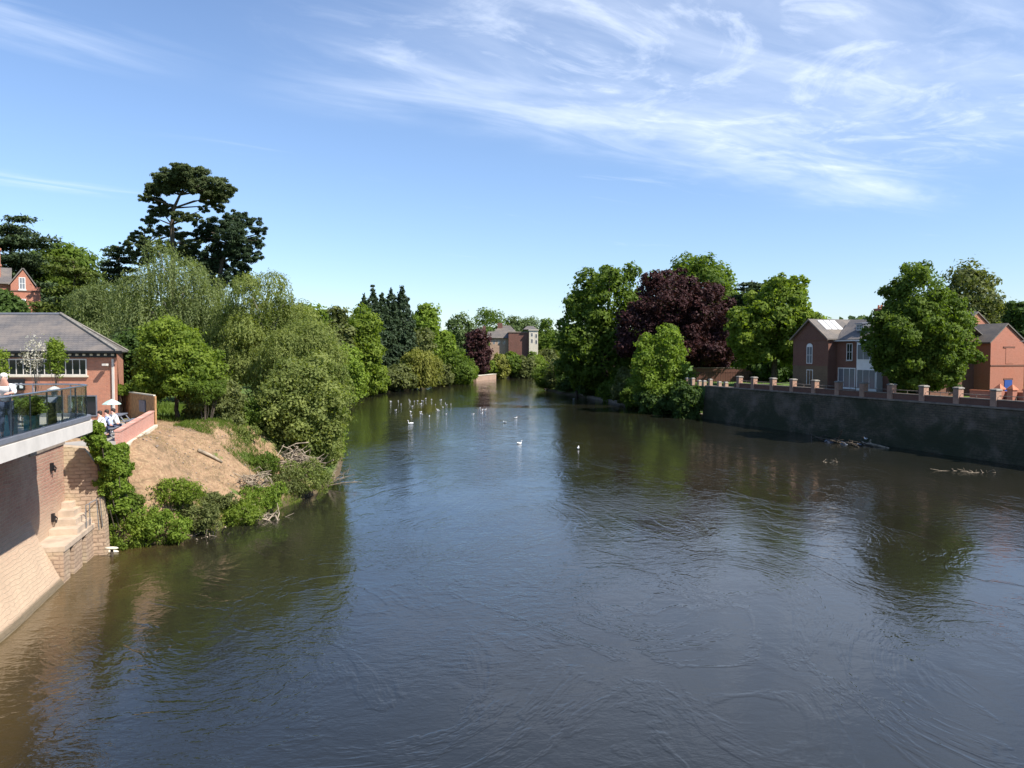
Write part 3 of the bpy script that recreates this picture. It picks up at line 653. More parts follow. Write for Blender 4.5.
# ------------------------------------------------------------------ people
def skin_mesh(name, verts, edges, radii, mat, parent, sub=1):
    me=bpy.data.meshes.new(name); me.from_pydata([tuple(v) for v in verts],edges,[]); me.update()
    o=link(name,me,mat,parent); md=o.modifiers.new('skin','SKIN'); md.use_smooth_shade=True
    for i,r in enumerate(radii):
        sv=me.skin_vertices[0].data[i]; sv.radius=(r if isinstance(r,tuple) else (r,r)); sv.use_root=(i==0)
    s2=o.modifiers.new('sub','SUBSURF'); s2.levels=sub; s2.render_levels=sub+0
    return o
def person(loc, rz, label, pose, top, legs, hair, group=None, lean=0.0):
    """faces +x locally. pose: 'sit' or 'lean' (standing, forearms on a rail)"""
    r=empty('person',loc,rz,label,'person',group)
    if pose=='sit':
        hip=Vector((0,0,.50)); kn=[Vector((.42,s*.12,.50)) for s in(-1,1)]; an=[Vector((.40,s*.12,.08)) for s in(-1,1)]
    else:
        hip=Vector((-.12,0,.92)); kn=[Vector((-.06,s*.11,.48)) for s in(-1,1)]; an=[Vector((-.12,s*.11,.08)) for s in(-1,1)]
    ch=hip+Vector((.10+lean,0,.34)); ne=hip+Vector((.16+lean*1.5,0,.50)); hd=ne+Vector((.05,0,.17))
    sh=[ne+Vector((-.01,s*.18,-.06)) for s in(-1,1)]
    if pose=='sit': el=[q_+Vector((.14,s*.05,-.26)) for q_,s in zip(sh,(-1,1))]; ha=[q_+Vector((.24,-s*.05,.06)) for q_,s in zip(el,(-1,1))]
    else: el=[q_+Vector((.24,s*.07,-.14)) for q_,s in zip(sh,(-1,1))]; ha=[q_+Vector((.20,-s*.16,-.02)) for q_,s in zip(el,(-1,1))]
    V=[hip,hip+Vector((.04,0,.16)),ch,ne,hd+Vector((0,0,-.08)),hd,hd+Vector((0,0,.10))]; E=[(0,1),(1,2),(2,3),(3,4),(4,5),(5,6)]; Rr=[(.15,.12),(.13,.11),(.15,.12),.055,.075,(.085,.10),.06]
    for i,s in enumerate((-1,1)):
        b0=len(V); V+=[hip+Vector((0,s*.09,-.03)),kn[i],an[i],an[i]+Vector((.14,0,-.04))]; Rr+=[.09,.06,.042,.035]; E+=[(0,b0),(b0,b0+1),(b0+1,b0+2),(b0+2,b0+3)]
        b0=len(V); V+=[sh[i],el[i],ha[i],ha[i]+Vector((.07,0,0))]; Rr+=[.06,.042,.03,.026]; E+=[(3,b0),(b0,b0+1),(b0+1,b0+2),(b0+2,b0+3)]
        w=b0+3
        for k in range(5):
            f0=len(V); dy=(k-2)*.018; ln=.06 if k!=4 else .04
            V+=[V[w]+Vector((ln*.5,dy*1.2,-.005)),V[w]+Vector((ln,dy*1.3,-.025))]; Rr+=[.009,.008]; E+=[(w,f0),(f0,f0+1)]
    # nose, ears and jaw are small knots of the same skin
    f0=len(V); V+=[hd+Vector((.095,0,.0))]; Rr+=[.02]; E+=[(5,f0)]
    skin_mesh('body',V,E,Rr,M['skin'],r)
    for s in(-1,1):
        mb=MB(); mb.ell(hd+Vector((.075,s*.032,.03)),(.012,.014,.012),8,6); mb.build('eye',M['black'],r,True)
    sv=[hip+Vector((.02,0,.02)),hip+Vector((.04,0,.16)),ch,ne+Vector((-.01,0,-.03))]; se=[(0,1),(1,2),(2,3)]; sr=[(.165,.135),(.15,.13),(.17,.14),.09]
    for i,s in enumerate((-1,1)):
        b0=len(sv); m_=el[i]*0.75+ha[i]*.25; sv+=[sh[i],el[i],m_]; sr+=[.08,.062,.055]; se+=[(3,b0),(b0,b0+1),(b0+1,b0+2)]
    skin_mesh('shirt',sv,se,sr,M[top],r)
    tv=[hip]; te=[]; tr_=[(.16,.13)]
    for i,s in enumerate((-1,1)):
        b0=len(tv); tv+=[hip+Vector((0,s*.09,-.04)),kn[i],an[i]+Vector((0,0,.04))]; tr_+=[.105,.078,.062]; te+=[(0,b0),(b0,b0+1),(b0+1,b0+2)]
    skin_mesh('trousers',tv,te,tr_,M[legs],r)
    mb=MB(); rngp=random.Random(3)
    mb.ell(hd+Vector((-.02,0,.065)),(.105,.095,.085),14,9); mb.ell(hd+Vector((-.055,0,.0)),(.065,.088,.09),12,8); mb.build('hair',M[hair],r,True)
    for a_ in an: mb=MB(); mb.ell(a_+Vector((.05,0,-.045)),(.13,.048,.035),10,6); mb.build('shoe',M['black'],r,True)
person((-13.5,20.75,DZ),R(-62),'white haired person in white shirt leaning on the terrace rail above the planters','lean','shirt_white','navy','hair_white',lean=.12)

# ------------------------------------------------------------------ lower terrace, low wall, fence
LT = 4.5
mb=MB(); mb.prism([(-17.75,34.9),(-19.7,42.6),(-22.8,45.9),(-45,45.9),(-45,29.0),(-19.2,29.2),(-18.6,33.2)],4.0,LT); o=mb.build('paved_terrace',M['paving']); tag(o,'lower paved seating terrace in front of the orange brick hall','terrace')
W1=Vector((-17.6,34.9,0)); W2=Vector((-19.6,42.6,0)); wd=(W2-W1).normalized(); wl=(W2-W1).length; wa=math.atan2(wd.y,wd.x)
lwv=empty('garden_wall',W1,wa,'low pink brick wall with pale plinth bounding the lower terrace','wall')
mb=MB(); mb.ext([(0,0,4.0),(wl,0,4.0),(wl,0,5.22),(0,0,4.92)],(0,.22,0)); mb.build('brickwork',M['brick_pink'],lwv)
mb=MB(); mb.ext([(-.02,-.03,4.922),(wl+.02,-.03,5.222),(wl+.02,-.03,5.29),(-.02,-.03,4.99)],(0,.28,0)); mb.build('coping',M['brick_pink'],lwv)
mb=MB(); mb.ext([(-.05,-.18,3.4),(wl+.05,-.18,3.4),(wl+.05,-.18,4.52),(-.05,-.18,4.25)],(0,.175,0)); mb.build('plinth',M['plinth'],lwv)
F1=Vector((-19.65,42.8,0)); F2=Vector((-24.05,47.9,0)); fd=(F2-F1).normalized(); fL=(F2-F1).length
fe=empty('timber_fence',F1,math.atan2(fd.y,fd.x),'orange brown boarded fence between the low pink wall and the brick hall','fence')
mb=MB(); k=0.0
while k<fL-.1:
    mb.box((k,0,4.3),(k+.14,.025,6.08)); k+=.15
mb.build('boards',M['fence'],fe)
mb=MB(); mb.box((-.05,-.04,6.082),(fL,.07,6.15)); mb.build('cap_rail',M['plinth'],fe)
for k in (0,2.6,5.2,fL-.1): mb=MB(); mb.box((k-.05,-.09,4.3),(k+.05,-.002,6.08)); mb.build('post',M['fence'],fe)
mb=MB(); mb.box((1.5,.03,5.1),(2.6,.10,5.75)); o=mb.build('notice_board',M['greytrim'],fe)

def bench(loc,rz,label,g):
    r=empty('picnic_bench',loc,rz,label,'picnic bench',g); mb=MB()
    [mb.box((-.85,y,.72),(.85,y+.13,.76)) for y in(-.34,-.2,-.06,.08,.22)]; mb.build('tabletop',M['greytrim'],r)
    for s in(-1,1):
        mb=MB(); mb.box((-.85,s*.68-.12,.43),(.85,s*.68+.12,.47)); mb.build('seat',M['greytrim'],r)
    for x in(-.6,.6):
        mb=MB(); [mb.tube([(x,s*.25,.71),(x,s*.75,.01)],.035,6) for s in(-1,1)]; mb.box((x-.03,-.75,.38),(x+.03,.75,.43)); mb.build('leg',M['greytrim'],r)
    return r
gb='picnic benches on the lower terrace'
bench((-19.4,36.5,LT),wa,'grey picnic bench nearest the ivy, with seated people, inside the low pink wall',gb)
bench((-20.6,40.6,LT),wa,'empty grey picnic bench beside the far half of the low pink wall',gb)
bench((-22.4,39.0,LT),wa,'grey picnic bench set back from the low pink wall near the brick hall',gb)
gp='people seated on the lower terrace'
person((-18.75,35.8,LT),wa+R(92),'dark haired person in white shirt seated on the river side of the near picnic bench','sit','shirt_white','navy','hair_dark',gp)
person((-18.8,36.5,LT),wa+R(88),'person in pale blue shirt seated between two others at the near bench','sit','shirt_blue','navy','hair_dark',gp)
person((-18.9,37.3,LT),wa+R(95),'person in white shirt seated at the far end of the near picnic bench','sit','shirt_white','navy','hair_dark',gp)
person((-19.9,35.2,LT),wa-R(60),'person with dark hair and pink top seated just above the terrace corner','sit','pink_cloth','navy','hair_dark',gp)
pr=empty('parasol',(-19.75,38.4,LT),0,'small pale green and white parasol over the lower terrace','parasol')
mb=MB(); mb.tube([(0,0,.01),(0,0,1.62)],.03,8); mb.lathe((0,0,0),[(.25,.003),(.25,.06),(.05,.09),(.04,.2)],12); mb.build('pole',M['steel'],pr)
mb=MB(); mb.lathe((0,0,0),[(.45,1.42),(.44,1.45),(.25,1.58),(.05,1.66),(.02,1.68)],8); mb.build('canopy',M['canvas_green'],pr)
tl=empty('terrace_lamp',atd(54,378,36),0,'cream topped lantern on a thin post before the brick hall','lamp'); tl.location.z=LT
mb=MB(); mb.tube([(0,0,0),(0,0,1.9)],.03,8); mb.build('post',M['greytrim'],tl); mb=MB(); mb.lathe((0,0,0),[(.1,1.9),(.16,2.2),(.17,2.22)],10); mb.build('lantern',M['greytrim'],tl)
mb=MB(); mb.lathe((0,0,0),[(.30,2.22),(.30,2.28),(.1,2.40),(.02,2.42)],12); mb.build('lantern_cap',M['cream'],tl)

# ------------------------------------------------------------------ windows
def window(parent, P, x0,x1,z0,z1, cols=2, rows=2, fw=.07, frame='white', glass='glass', sill=None, out=.05, name='window', arch=False):
    """P(a,b,c)->local point, a along the wall, b up, c outwards"""
    def bx(mb,a0,a1,b0,b1,c0,c1):
        vs=[P(a,b_,c) for c in(c0,c1) for (a,b_) in((a0,b0),(a1,b0),(a1,b1),(a0,b1))]; mb.add(vs,[(3,2,1,0),(4,5,6,7),(0,1,5,4),(1,2,6,5),(2,3,7,6),(3,0,4,7)])
    mb=MB(); bx(mb,x0,x0+fw,z0,z1,.004,out); bx(mb,x1-fw,x1,z0,z1,.004,out); bx(mb,x0+fw,x1-fw,z0,z0+fw,.004,out); bx(mb,x0+fw,x1-fw,z1-fw,z1,.004,out)
    for i in range(1,cols): a=x0+(x1-x0)*i/cols; bx(mb,a-fw*.3,a+fw*.3,z0+fw,z1-fw,.004,out*.9)
    for j in range(1,rows): b_=z0+(z1-z0)*j/rows; bx(mb,x0+fw,x1-fw,b_-fw*.3,b_+fw*.3,.004,out*.8)
    if arch:
        n=8; cx=(x0+x1)/2; w=(x1-x0)/2; vs=[(cx+w*math.cos(math.pi*i/n), z1+w*.7*math.sin(math.pi*i/n)) for i in range(n+1)]
        m_=len(vs); vv=[P(a,b_,c) for c in(.004,out) for a,b_ in vs]; mb.add(vv,[tuple(reversed(range(m_))),tuple(range(m_,2*m_))]+[(i,i+1,m_+i+1,m_+i) for i in range(m_-1)])
    f=mb.build(name,M[frame],parent)
    mb=MB(); bx(mb,x0+fw,x1-fw,z0+fw,z1-fw,.003,out*.4); mb.build('pane',M[glass],f)
    if sill: mb=MB(); bx(mb,x0-.08,x1+.08,z0-.1,z0-.002,.004,.12); mb.build('sill',M[sill],f)
    return f
def bxp(P,mb,a0,a1,b0,b1,c0,c1):
    vs=[P(a,b_,c) for c in(c0,c1) for (a,b_) in((a0,b0),(a1,b0),(a1,b1),(a0,b1))]; mb.add(vs,[(3,2,1,0),(4,5,6,7),(0,1,5,4),(1,2,6,5),(2,3,7,6),(3,0,4,7)])

# brick hall behind the terraces
bl=empty('brick_hall',(-23.3,46,4.4),0,'single storey orange brick hall with hipped slate roof and long strip window','building')
mb=MB(); mb.prism([(0,0),(-5.6,12),(-32,12),(-32,0)],-0.6,4.0); mb.build('wall',M['brick_orange'],bl)
E=[(.22,-.38,4.16),(-5.4,12.3,4.16),(-32.3,12.4,4.16),(-32.3,-.38,4.16)]; r1=(-6.4,5.5,6.57); r2=(-32.3,5.5,6.57)
mb=MB(); mb.add(E+[r1,r2]+[(x,y,4.08) for x,y,z in E],[(3,0,4,5),(0,1,4),(1,2,5,4),(2,3,5),(9,8,7,6),(0,3,9,6),(1,0,6,7),(2,1,7,8),(3,2,8,9)]); rf=mb.build('roof',M['slate'],bl)
mb=MB(); mb.tube([(E[0][0],E[0][1],4.2),(r1[0],r1[1],6.62)],.11,6); mb.tube([(E[1][0],E[1][1],4.2),(r1[0],r1[1],6.62)],.09,6); mb.build('hip_flashing',M['piercap'],rf)
mb=MB(); mb.tube([(r1[0],r1[1],6.60),(r2[0],r2[1],6.60)],.09,6); mb.build('ridge_tiles',M['greytrim'],rf)
mb=MB(); mb.box((-32,-.30,4.0),(.3,.0,4.078)); mb.box((-32,-.10,3.78),(-.002,-.003,3.998)); mb.build('eaves',M['black'],bl)
mb=MB(); [mb.box((x,-.17,3.88),(x+.16,-.101,3.99)) for x in np.arange(-12,-.2,.42)]; mb.build('corbels',M['plinth'],bl)
mb=MB(); mb.box((-32,-.52,4.06),(.5,-.382,4.17)); mb.build('gutter',M['black'],bl)
Pf=lambda a,b_,c:(a,-c,b_)
window(bl,Pf,-13.4,-1.76,2.72,3.70,cols=28,rows=1,fw=.07,frame='cream',glass='glass',sill='plinth',name='strip_window')
for a in (-11.5,-9.3,-7.1,-4.9,-2.9): window(bl,Pf,a,a+1.7,.3,1.55,cols=2,rows=1,frame='greytrim',name='door_window')
mb=MB(); mb.box((-.26,-.10,.4),(-.15,-.004,3.7)); mb.build('drainpipe',M['cream'],bl)
mb=MB(); mb.box((-.62,-.5,3.30),(-.38,-.22,3.42)); mb.tube([(-.5,-.004,3.25),(-.5,-.3,3.32)],.03,6); mb.build('floodlight',M['cream'],bl)
sb=empty('chalk_board',(-29.35,45.88,6.05),0,'black board with white chalk marks on the orange brick wall behind the white haired person','sign')
mb=MB(); mb.box((-.72,-.05,.2),(.66,0.05,.85)); mb.build('panel',M['black'],sb)
mb=MB(); mb.ext([(.1,-.056,.62),(.3,-.056,.62),(.18,-.056,.3),(.10,-.056,.3),(.2,-.056,.54),(.1,-.056,.54)],(0,.004,0)); mb.ext([(.4,-.056,.32),(.58,-.056,.32),(.6,-.056,.44),(.5,-.056,.5),(.56,-.056,.62),(.42,-.056,.62),(.38,-.056,.5)],(0,.004,0)); mb.build('chalk_marks',M['white'],sb)

# tall red Victorian house far left
vh=empty('victorian_house',(-51.2,85,8.5),R(32),'bright red brick gabled house with chimney rising above the hall roof','house')
mb=MB(); mb.ext([(0,0,-2),(0,0,7.0),(-.5,0,7.0),(-1.55,0,8.8),(-2.7,0,7.2),(-2.7,0,-2)],(0,9,0)); mb.box((-12,1.2,-2),(-2.703,9,7.4)); mb.build('wall',M['brick_red'],vh)
mb=MB(); mb.ext([(-12.3,.8,7.3),(-2.6,.8,7.3),(-2.6,5.2,9.3),(-12.3,5.2,9.3)],(0,0,.12)); mb.ext([(-1.55,-.1,8.95),(-2.85,-.1,7.15),(-2.85,9,7.15),(-1.55,9,8.95)],(-.08,0,.08)); mb.ext([(-1.55,-.1,8.95),(-.35,-.1,7.05),(-.35,9,7.05),(-1.55,9,8.95)],(.08,0,.08)); rf=mb.build('roof',M['slate'],vh)
mb=MB(); mb.box((-5.0,2.4,6.5),(-3.6,3.6,11.0)); mb.box((-5.1,2.3,11.0),(-3.5,3.7,11.25)); mb.box((-5.1,2.3,9.3),(-3.5,3.7,9.5)); mb.build('chimney',M['brick_red'],rf)
mb=MB(); mb.box((-2.75,-.08,6.5),(.05,-.003,6.62)); mb.build('string_course',M['brick_dark'],vh)
window(vh,Pf,-1.95,-1.35,6.7,8.0,2,2,frame='white',glass='glass_net',sill='white'); window(vh,Pf,-1.95,-1.35,4.3,5.7,2,2,frame='white',glass='glass_net',sill='white')

# ------------------------------------------------------------------ right bank: quay wall, parapet, piers, rail
A_=Vector((38.6,58,0)); ur=Vector((-0.3114,0.9503,0)); UR=math.atan2(ur.y,ur.x)
def s_at(px): k=(px-512)/F/ (cp); return (k*A_.y-A_.x)/(ur.x-k*ur.y)
def rp(s,y,z): return A_+ur*s+Vector((-0.9503,-0.3114,0))*y+Vector((0,0,z))
qw=empty('quay_wall',A_,UR,'long dark mossy stone quay wall along the right bank','quay wall')
mb=MB(); sl=np.arange(-42,44.1,1.0); zz_=[-1.3,-.3,0,.8,1.6,2.4,3.2,4.1]; vs=[]
for s in sl:
    for z in zz_: vs.append((s,(.55-z*.10)+float(vnoise(np.array(s*.6),np.array(z*1.1),9))*.10+(-.5 if s<-40 else 0),z))
k=len(zz_); fs=[(i*k+j,(i+1)*k+j,(i+1)*k+j+1,i*k+j+1) for i in range(len(sl)-1) for j in range(k-1)]; mb.add(vs,fs)
mb.box((-42,-.45,-1.3),(44,-.05,4.1)); mb.add([vs[(len(sl)-1)*k],vs[-1],(44,-.45,4.1),(44,-.45,-1.3)],[(0,1,2,3)])
mb.build('stonework',M['quay'],qw)
mb=MB(); mb.box((-42,-.5,4.102),(44,.24,4.24)); mb.build('coping',M['coping'],qw)
pw=empty('parapet_wall',A_,UR,'low dark red brick parapet on top of the quay wall','parapet')
mb=MB(); mb.box((-42,-.36,4.242),(38,-.06,4.72)); mb.build('brickwork',M['brick_dark'],pw)
mb=MB(); mb.box((-42,-.40,4.722),(38,-.02,4.80)); mb.build('coping',M['coping'],pw)
piers=[738,752.5,771.5,791.5,813.5,837,862,890,922,956.5,994,1036]
SP=[s_at(p) for p in piers]
words=['first','second','third','fourth','fifth','sixth','seventh','eighth','ninth','tenth','eleventh','twelfth']
proto=None
for i,s in enumerate(SP):
    sh_ = i in (5,6,7)
    if proto is None:
        r=empty('brick_pier',(0,0,0),UR,None,'pier','brick piers along the quay parapet'); proto=r
        mb=MB(); mb.frus((0,-.21),.54,.54,.54,.54,4.245,5.48); mb.build('shaft',M['pierbrick'],r)
        mb=MB(); mb.frus((0,-.21),.66,.66,.64,.64,5.482,5.57); mb.frus((0,-.21),.64,.64,.4,.4,5.572,5.63); mb.build('cap',M['piercap'],r)
    else: r=copy_tree(proto)
    r.location=A_+ur*s
    r['label']={11:'brick pier just outside the right end of the quay parapet',10:'brick pier with stone cap in front of the tall red gable, rightmost in view'}.get(i,'capped brick pier on the quay parapet, %s from the left end'%words[i])
rl=empty('quay_railing',A_,UR,'thin metal rail running between the quay parapet piers','railing')
for i in range(len(SP)-1):
    a,b_=SP[i],SP[i+1]; mb=MB(); mb.tube([(b_+.33,-.21,5.08),(a-.33,-.21,5.08)],.03,6); mb.build('rail',M['coping'],rl)
    mb=MB(); n_=max(1,int((a-b_)/2.2)); [mb.tube([(b_+(a-b_)*k/(n_+1),-.21,4.8),(b_+(a-b_)*k/(n_+1),-.21,5.08)],.022,6) for k in range(1,n_+1)]; mb.build('upright',M['coping'],rl)
# fence of small posts beyond the piers
for i,px in enumerate((686,691.5,698,703,709,718,724.5)):
    s=s_at(px); p=rp(s,-.2,4.1)
    r=empty('bollard',p,UR,'small pale brick post on the quay beyond the piers, %s from the left'%words[i],'post','small posts at the far end of the quay')
    mb=MB(); mb.frus((0,0),.42,.42,.42,.42,0,.85 if i in(0,1,4) else .6); mb.build('shaft',M['stone_far'],r); mb=MB(); mb.frus((0,0),.5,.5,.3,.3,(.85 if i in(0,1,4) else .6)+.002,(1.0 if i in(0,1,4) else .75)); mb.build('cap',M['piercap'],r)
# low stone edge of the natural bank
mb=MB(); ep=[(26,98),(20,116),(15,141),(10.5,166)]
for i in range(len(ep)-1):
    a=Vector((ep[i][0],ep[i][1],0)); b_=Vector((ep[i+1][0],ep[i+1][1],0)); d_=(b_-a).normalized(); n_=Vector((-d_.y,d_.x,0)); mb.ext([a+n_*.25+Vector((0,0,-.8)),b_+n_*.25+Vector((0,0,-.8)),b_+n_*.15+Vector((0,0,.42)),a+n_*.15+Vector((0,0,.42))],-n_*.6)
tag(mb.build('stone_edging',M['coping']),'low pale stone edging along the foot of the wooded right bank','edging')
# riverside path
mb=MB(); vs=[]
for s in (-40,0,20,38): a=rp(s,-.5,gz(*rp(s,-3,0)[:2])+.03); b_=rp(s,-3.6,gz(*rp(s,-3,0)[:2])+.03); vs+=[tuple(a),tuple(b_)]
mb.add(vs,[(0,2,3,1),(2,4,5,3),(4,6,7,5)]); tag(mb.build('path',M['path']),kind='structure')

# ------------------------------------------------------------------ right bank houses
GZ=4.15
ha=empty('river_house',(35.65,88.0,GZ),UR,'dark brick house with projecting gable, rooflight and white bay behind the quay','house')
mb=MB(); mb.ext([(0,0,-.3),(0,0,5.9),(3.02,0,8.0),(6.05,0,5.9),(6.05,0,-.3)],(0,-9,0)); mb.box((-13,-7.6,-.3),(-.003,-1.15,5.7)); mb.build('wall',M['brick_dark'],ha)
Pg=lambda a,b_,c:(a,c,b_)
mb=MB(); bxp(Pg,mb,.04,6.0,0,2.75,.003,.04); mb.build('ground_floor_facing',M['brick_brown'],ha)
mb=MB(); bxp(Pg,mb,-.03,6.08,2.752,2.95,.003,.07); bxp(Pg,mb,-.03,6.08,5.7,5.85,.003,.06); mb.build('string_course',M['brick_dark'],ha)
mb=MB()
mb.ext([(-.3,.3,5.72),(3.02,.3,8.05),(3.02,-9,8.05),(-.3,-9,5.72)],(-.0,0,.14)); mb.ext([(6.35,.3,5.72),(3.02,.3,8.05),(3.02,-9,8.05),(6.35,-9,5.72)],(0,0,.14)); rf=mb.build('gable_roof',M['slate_pale'],ha)
mb=MB(); mb.ext([(3.02,.3,8.02),(-.3,.3,5.66),(-.3,.3,5.86),(3.02,.3,8.22)],(0,.06,0)); mb.ext([(3.02,.3,8.02),(6.35,.3,5.66),(6.35,.3,5.86),(3.02,.3,8.22)],(0,.06,0)); mb.build('bargeboard',M['coping'],rf)
mb=MB()
for i in range(3):
    y0=-.7-i*.85; 
    sx=lambda a:(-.3+3.32*a); sz=lambda a:5.72+2.33*a+.15
    mb.ext([(sx(.45),y0,sz(.45)),(sx(.92),y0,sz(.92)),(sx(.92),y0-.7,sz(.92)),(sx(.45),y0-.7,sz(.45))],(-.02,0,.05))
mb.build('rooflight',M['white'],rf)
mb=MB(); mb.ext([(-13.3,-.85,5.62),(.0,-.85,5.62),(1.6,-4.4,7.95),(-13.3,-4.4,7.95)],(0,0,.13)); mb.ext([(-13.3,-7.95,5.62),(.0,-7.95,5.62),(1.6,-4.4,7.95),(-13.3,-4.4,7.95)],(0,0,.13)); rf2=mb.build('main_roof',M['slate'],ha)
mb=MB(); mb.box((-13.3,-.84,5.55),(-.004,-.70,5.66)); mb.build('gutter',M['white'],rf2)
def chimney(x,y,z,rf,par):
    mb=MB(); mb.box((x-.45,y-.35,z),(x+.45,y+.35,z+1.5)); mb.box((x-.52,y-.42,z+1.5),(x+.52,y+.42,z+1.65)); c=mb.build('chimney',M['brick_red'],par)
    for k in(-.2,.2): mb=MB(); mb.lathe((x+k,y,z+1.65),[(.1,0),(.12,.05),(.09,.35),(.1,.4)],8); mb.build('chimney_pot',M['terracotta'],c)
chimney(-2.9,-4.4,7.5,0,rf2); chimney(-5.2,-3.6,7.7,0,rf2)
mb=MB(); mb.box((-3.0,-3.4,6.6),(-2.0,-2.0,7.45)); mb.ext([(-3.1,-1.85,7.45),(-1.9,-1.85,7.45),(-1.9,-3.6,7.6),(-3.1,-3.6,7.6)],(0,0,.08)); dm=mb.build('dormer',M['greytrim'],rf2)
Pd=lambda a,b_,c:(a,-2.0+c,b_); window(dm,Pd,-2.9,-2.1,6.75,7.4,2,2,fw=.06,glass='glass_net')
window(ha,Pg,2.6,3.6,3.0,5.0,2,2,frame='white',glass='glass_net',arch=True); window(ha,Pg,2.45,3.55,.5,2.3,2,1,frame='white',glass='glass')
Pm=lambda a,b_,c:(a,-1.15+c,b_)
window(ha,Pm,-2.5,-1.6,3.4,5.3,2,2,sill='coping'); window(ha,Pm,-3.0,-.3,.35,2.6,3,1,fw=.1,glass='glass_net',sill='white')
mb=MB(); mb.box((-6.9,-1.148,-.3),(-4.0,-.35,5.4)); bay=mb.build('bay',M['white'],ha)
Pb=lambda a,b_,c:(a,-.35+c,b_); window(bay,Pb,-6.8,-4.1,.4,2.5,3,1,glass='glass_net'); window(bay,Pb,-6.8,-4.1,3.5,5.2,3,1,glass='glass_net')
mb=MB(); mb.box((-7.0,-1.14,5.402),(-3.9,-.25,5.5)); mb.build('bay_roof',M['greytrim'],bay)
window(ha,Pm,-9.4,-8.2,.5,2.5,2,1,glass='glass_net'); window(ha,Pm,-9.4,-8.2,3.4,5.2,2,1); window(ha,Pm,-12.0,-10.8,.5,2.5,2,1,glass='glass_net')
Ps=lambda a,b_,c:(-c,a,b_)

hb=empty('gabled_house',(46.6,76,GZ),UR,'orange red brick house with plain gable, blue door and grey slate roof','house')
mb=MB(); mb.ext([(0,0,-.3),(0,0,5.35),(0,-2.0,7.0),(0,-4.4,5.35),(0,-4.4,-.3)],(7.5,0,0)); mb.build('wall',M['brick_red'],hb)
mb=MB(); mb.ext([(-.15,.25,5.18),(-.15,-2.0,7.05),(7.6,-2.0,7.05),(7.6,.25,5.18)],(0,0,.13)); mb.ext([(-.15,-4.65,5.18),(-.15,-2.0,7.05),(7.6,-2.0,7.05),(7.6,-4.65,5.18)],(0,0,.13)); mb.build('roof',M['slate_pale'],hb)
Pc=lambda a,b_,c:(-c,-a,b_)
mb=MB(); bxp(Pc,mb,0,4.4,2.95,3.1,.003,.04); bxp(Pc,mb,1.6,3.1,4.75,4.9,.003,.05); bxp(Pc,mb,1.75,2.95,1.62,1.78,.003,.05); mb.build('string_course',M['brick_dark'],hb)
mb=MB(); bxp(Pc,mb,1.95,2.95,3.2,4.75,.003,.03); mb.build('blocked_window',M['brick_red'],hb)
mb=MB(); bxp(Pc,mb,1.85,2.85,-.1,1.6,.003,.05); dr_=mb.build('door',M['blue'],hb); mb=MB(); mb.ell(Pc(2.7,.7,.08),(.04,.04,.04),8,6); mb.build('handle',M['steel'],dr_)
hc=empty('rear_house',(47.8,84.5,GZ),UR,'taller orange brick gable rising behind the house with the blue door','house')
mb=MB(); mb.ext([(0,0,-.3),(0,0,6.2),(0,-3.2,8.6),(0,-6.4,6.2),(0,-6.4,-.3)],(7,0,0)); mb.build('wall',M['brick_red'],hc)
mb=MB(); mb.ext([(-.15,.3,6.0),(-.15,-3.2,8.65),(7.1,-3.2,8.65),(7.1,.3,6.0)],(0,0,.13)); mb.ext([(-.15,-6.7,6.0),(-.15,-3.2,8.65),(7.1,-3.2,8.65),(7.1,-6.7,6.0)],(0,0,.13)); mb.build('roof',M['slate'],hc)
hd_=empty('edge_house',(46.9,69.6,GZ),UR,'dark brick house with low hipped grey roof at the right edge','house')
mb=MB(); mb.box((-8,-8,-.3),(2,-.9,5.3)); mb.build('wall',M['brick_dark'],hd_)
E=[(2.35,-.55,5.3),(-8.3,-.55,5.3),(-8.3,-8.3,5.3),(2.35,-8.3,5.3)]; mb=MB(); mb.add(E+[(-1,-4.4,7.0),(-5,-4.4,7.0)],[(0,1,5,4),(1,2,5),(2,3,4,5),(3,0,4),(3,2,1,0)]); mb.build('roof',M['slate_pale'],hd_)
Pe=lambda a,b_,c:(a,-.9+c,b_); window(hd_,Pe,-.5,.8,3.2,4.8,2,2); window(hd_,Pe,-.5,.8,.6,2.2,2,2)
# garden gate piers with pyramid caps and low brick boxes
for i,(px,lab) in enumerate(((974.5,'left'),(987,'middle'),(1003,'right'))):
    s=s_at(px)+1.0; p=rp(s,-3.9,GZ); p.z=GZ; k=(px-512)/F; 
    r=empty('gate_pier',p,UR,lab+' of three orange brick gate piers with pyramid caps behind the parapet','gate pier','pyramid capped gate piers')
    mb=MB(); mb.frus((0,0),.5,.5,.5,.5,-.1,1.25); mb.build('shaft',M['brick_red'],r); mb=MB(); mb.frus((0,0),.66,.66,.6,.6,1.252,1.34); mb.frus((0,0),.6,.6,.05,.05,1.342,1.7); mb.build('cap',M['terracotta'],r)
gw=empty('front_garden_wall',rp(0,-4.3,GZ)*1,UR,'low orange brick garden wall behind the quay path by the gate piers','wall')
mb=MB(); mb.box((-3,-.2,-.1),(9,0,1.0)); mb.build('brickwork',M['brick_red'],gw)
mb=MB(); mb.box((-3,-.25,1.002),(9,.05,1.08)); mb.build('coping',M['terracotta'],gw)
# garden wall by the lawn
gl=empty('lawn_wall',(36.0,120,4.0),R(170),'dark brick wall at the back of the shady lawn, left of the river house','wall')
mb=MB(); mb.box((-6,-.2,-.2),(8,.2,2.0)); mb.build('brickwork',M['brick_dark'],gl); mb=MB(); mb.box((-6,-.25,2.002),(8,.25,2.1)); mb.build('coping',M['coping'],gl)

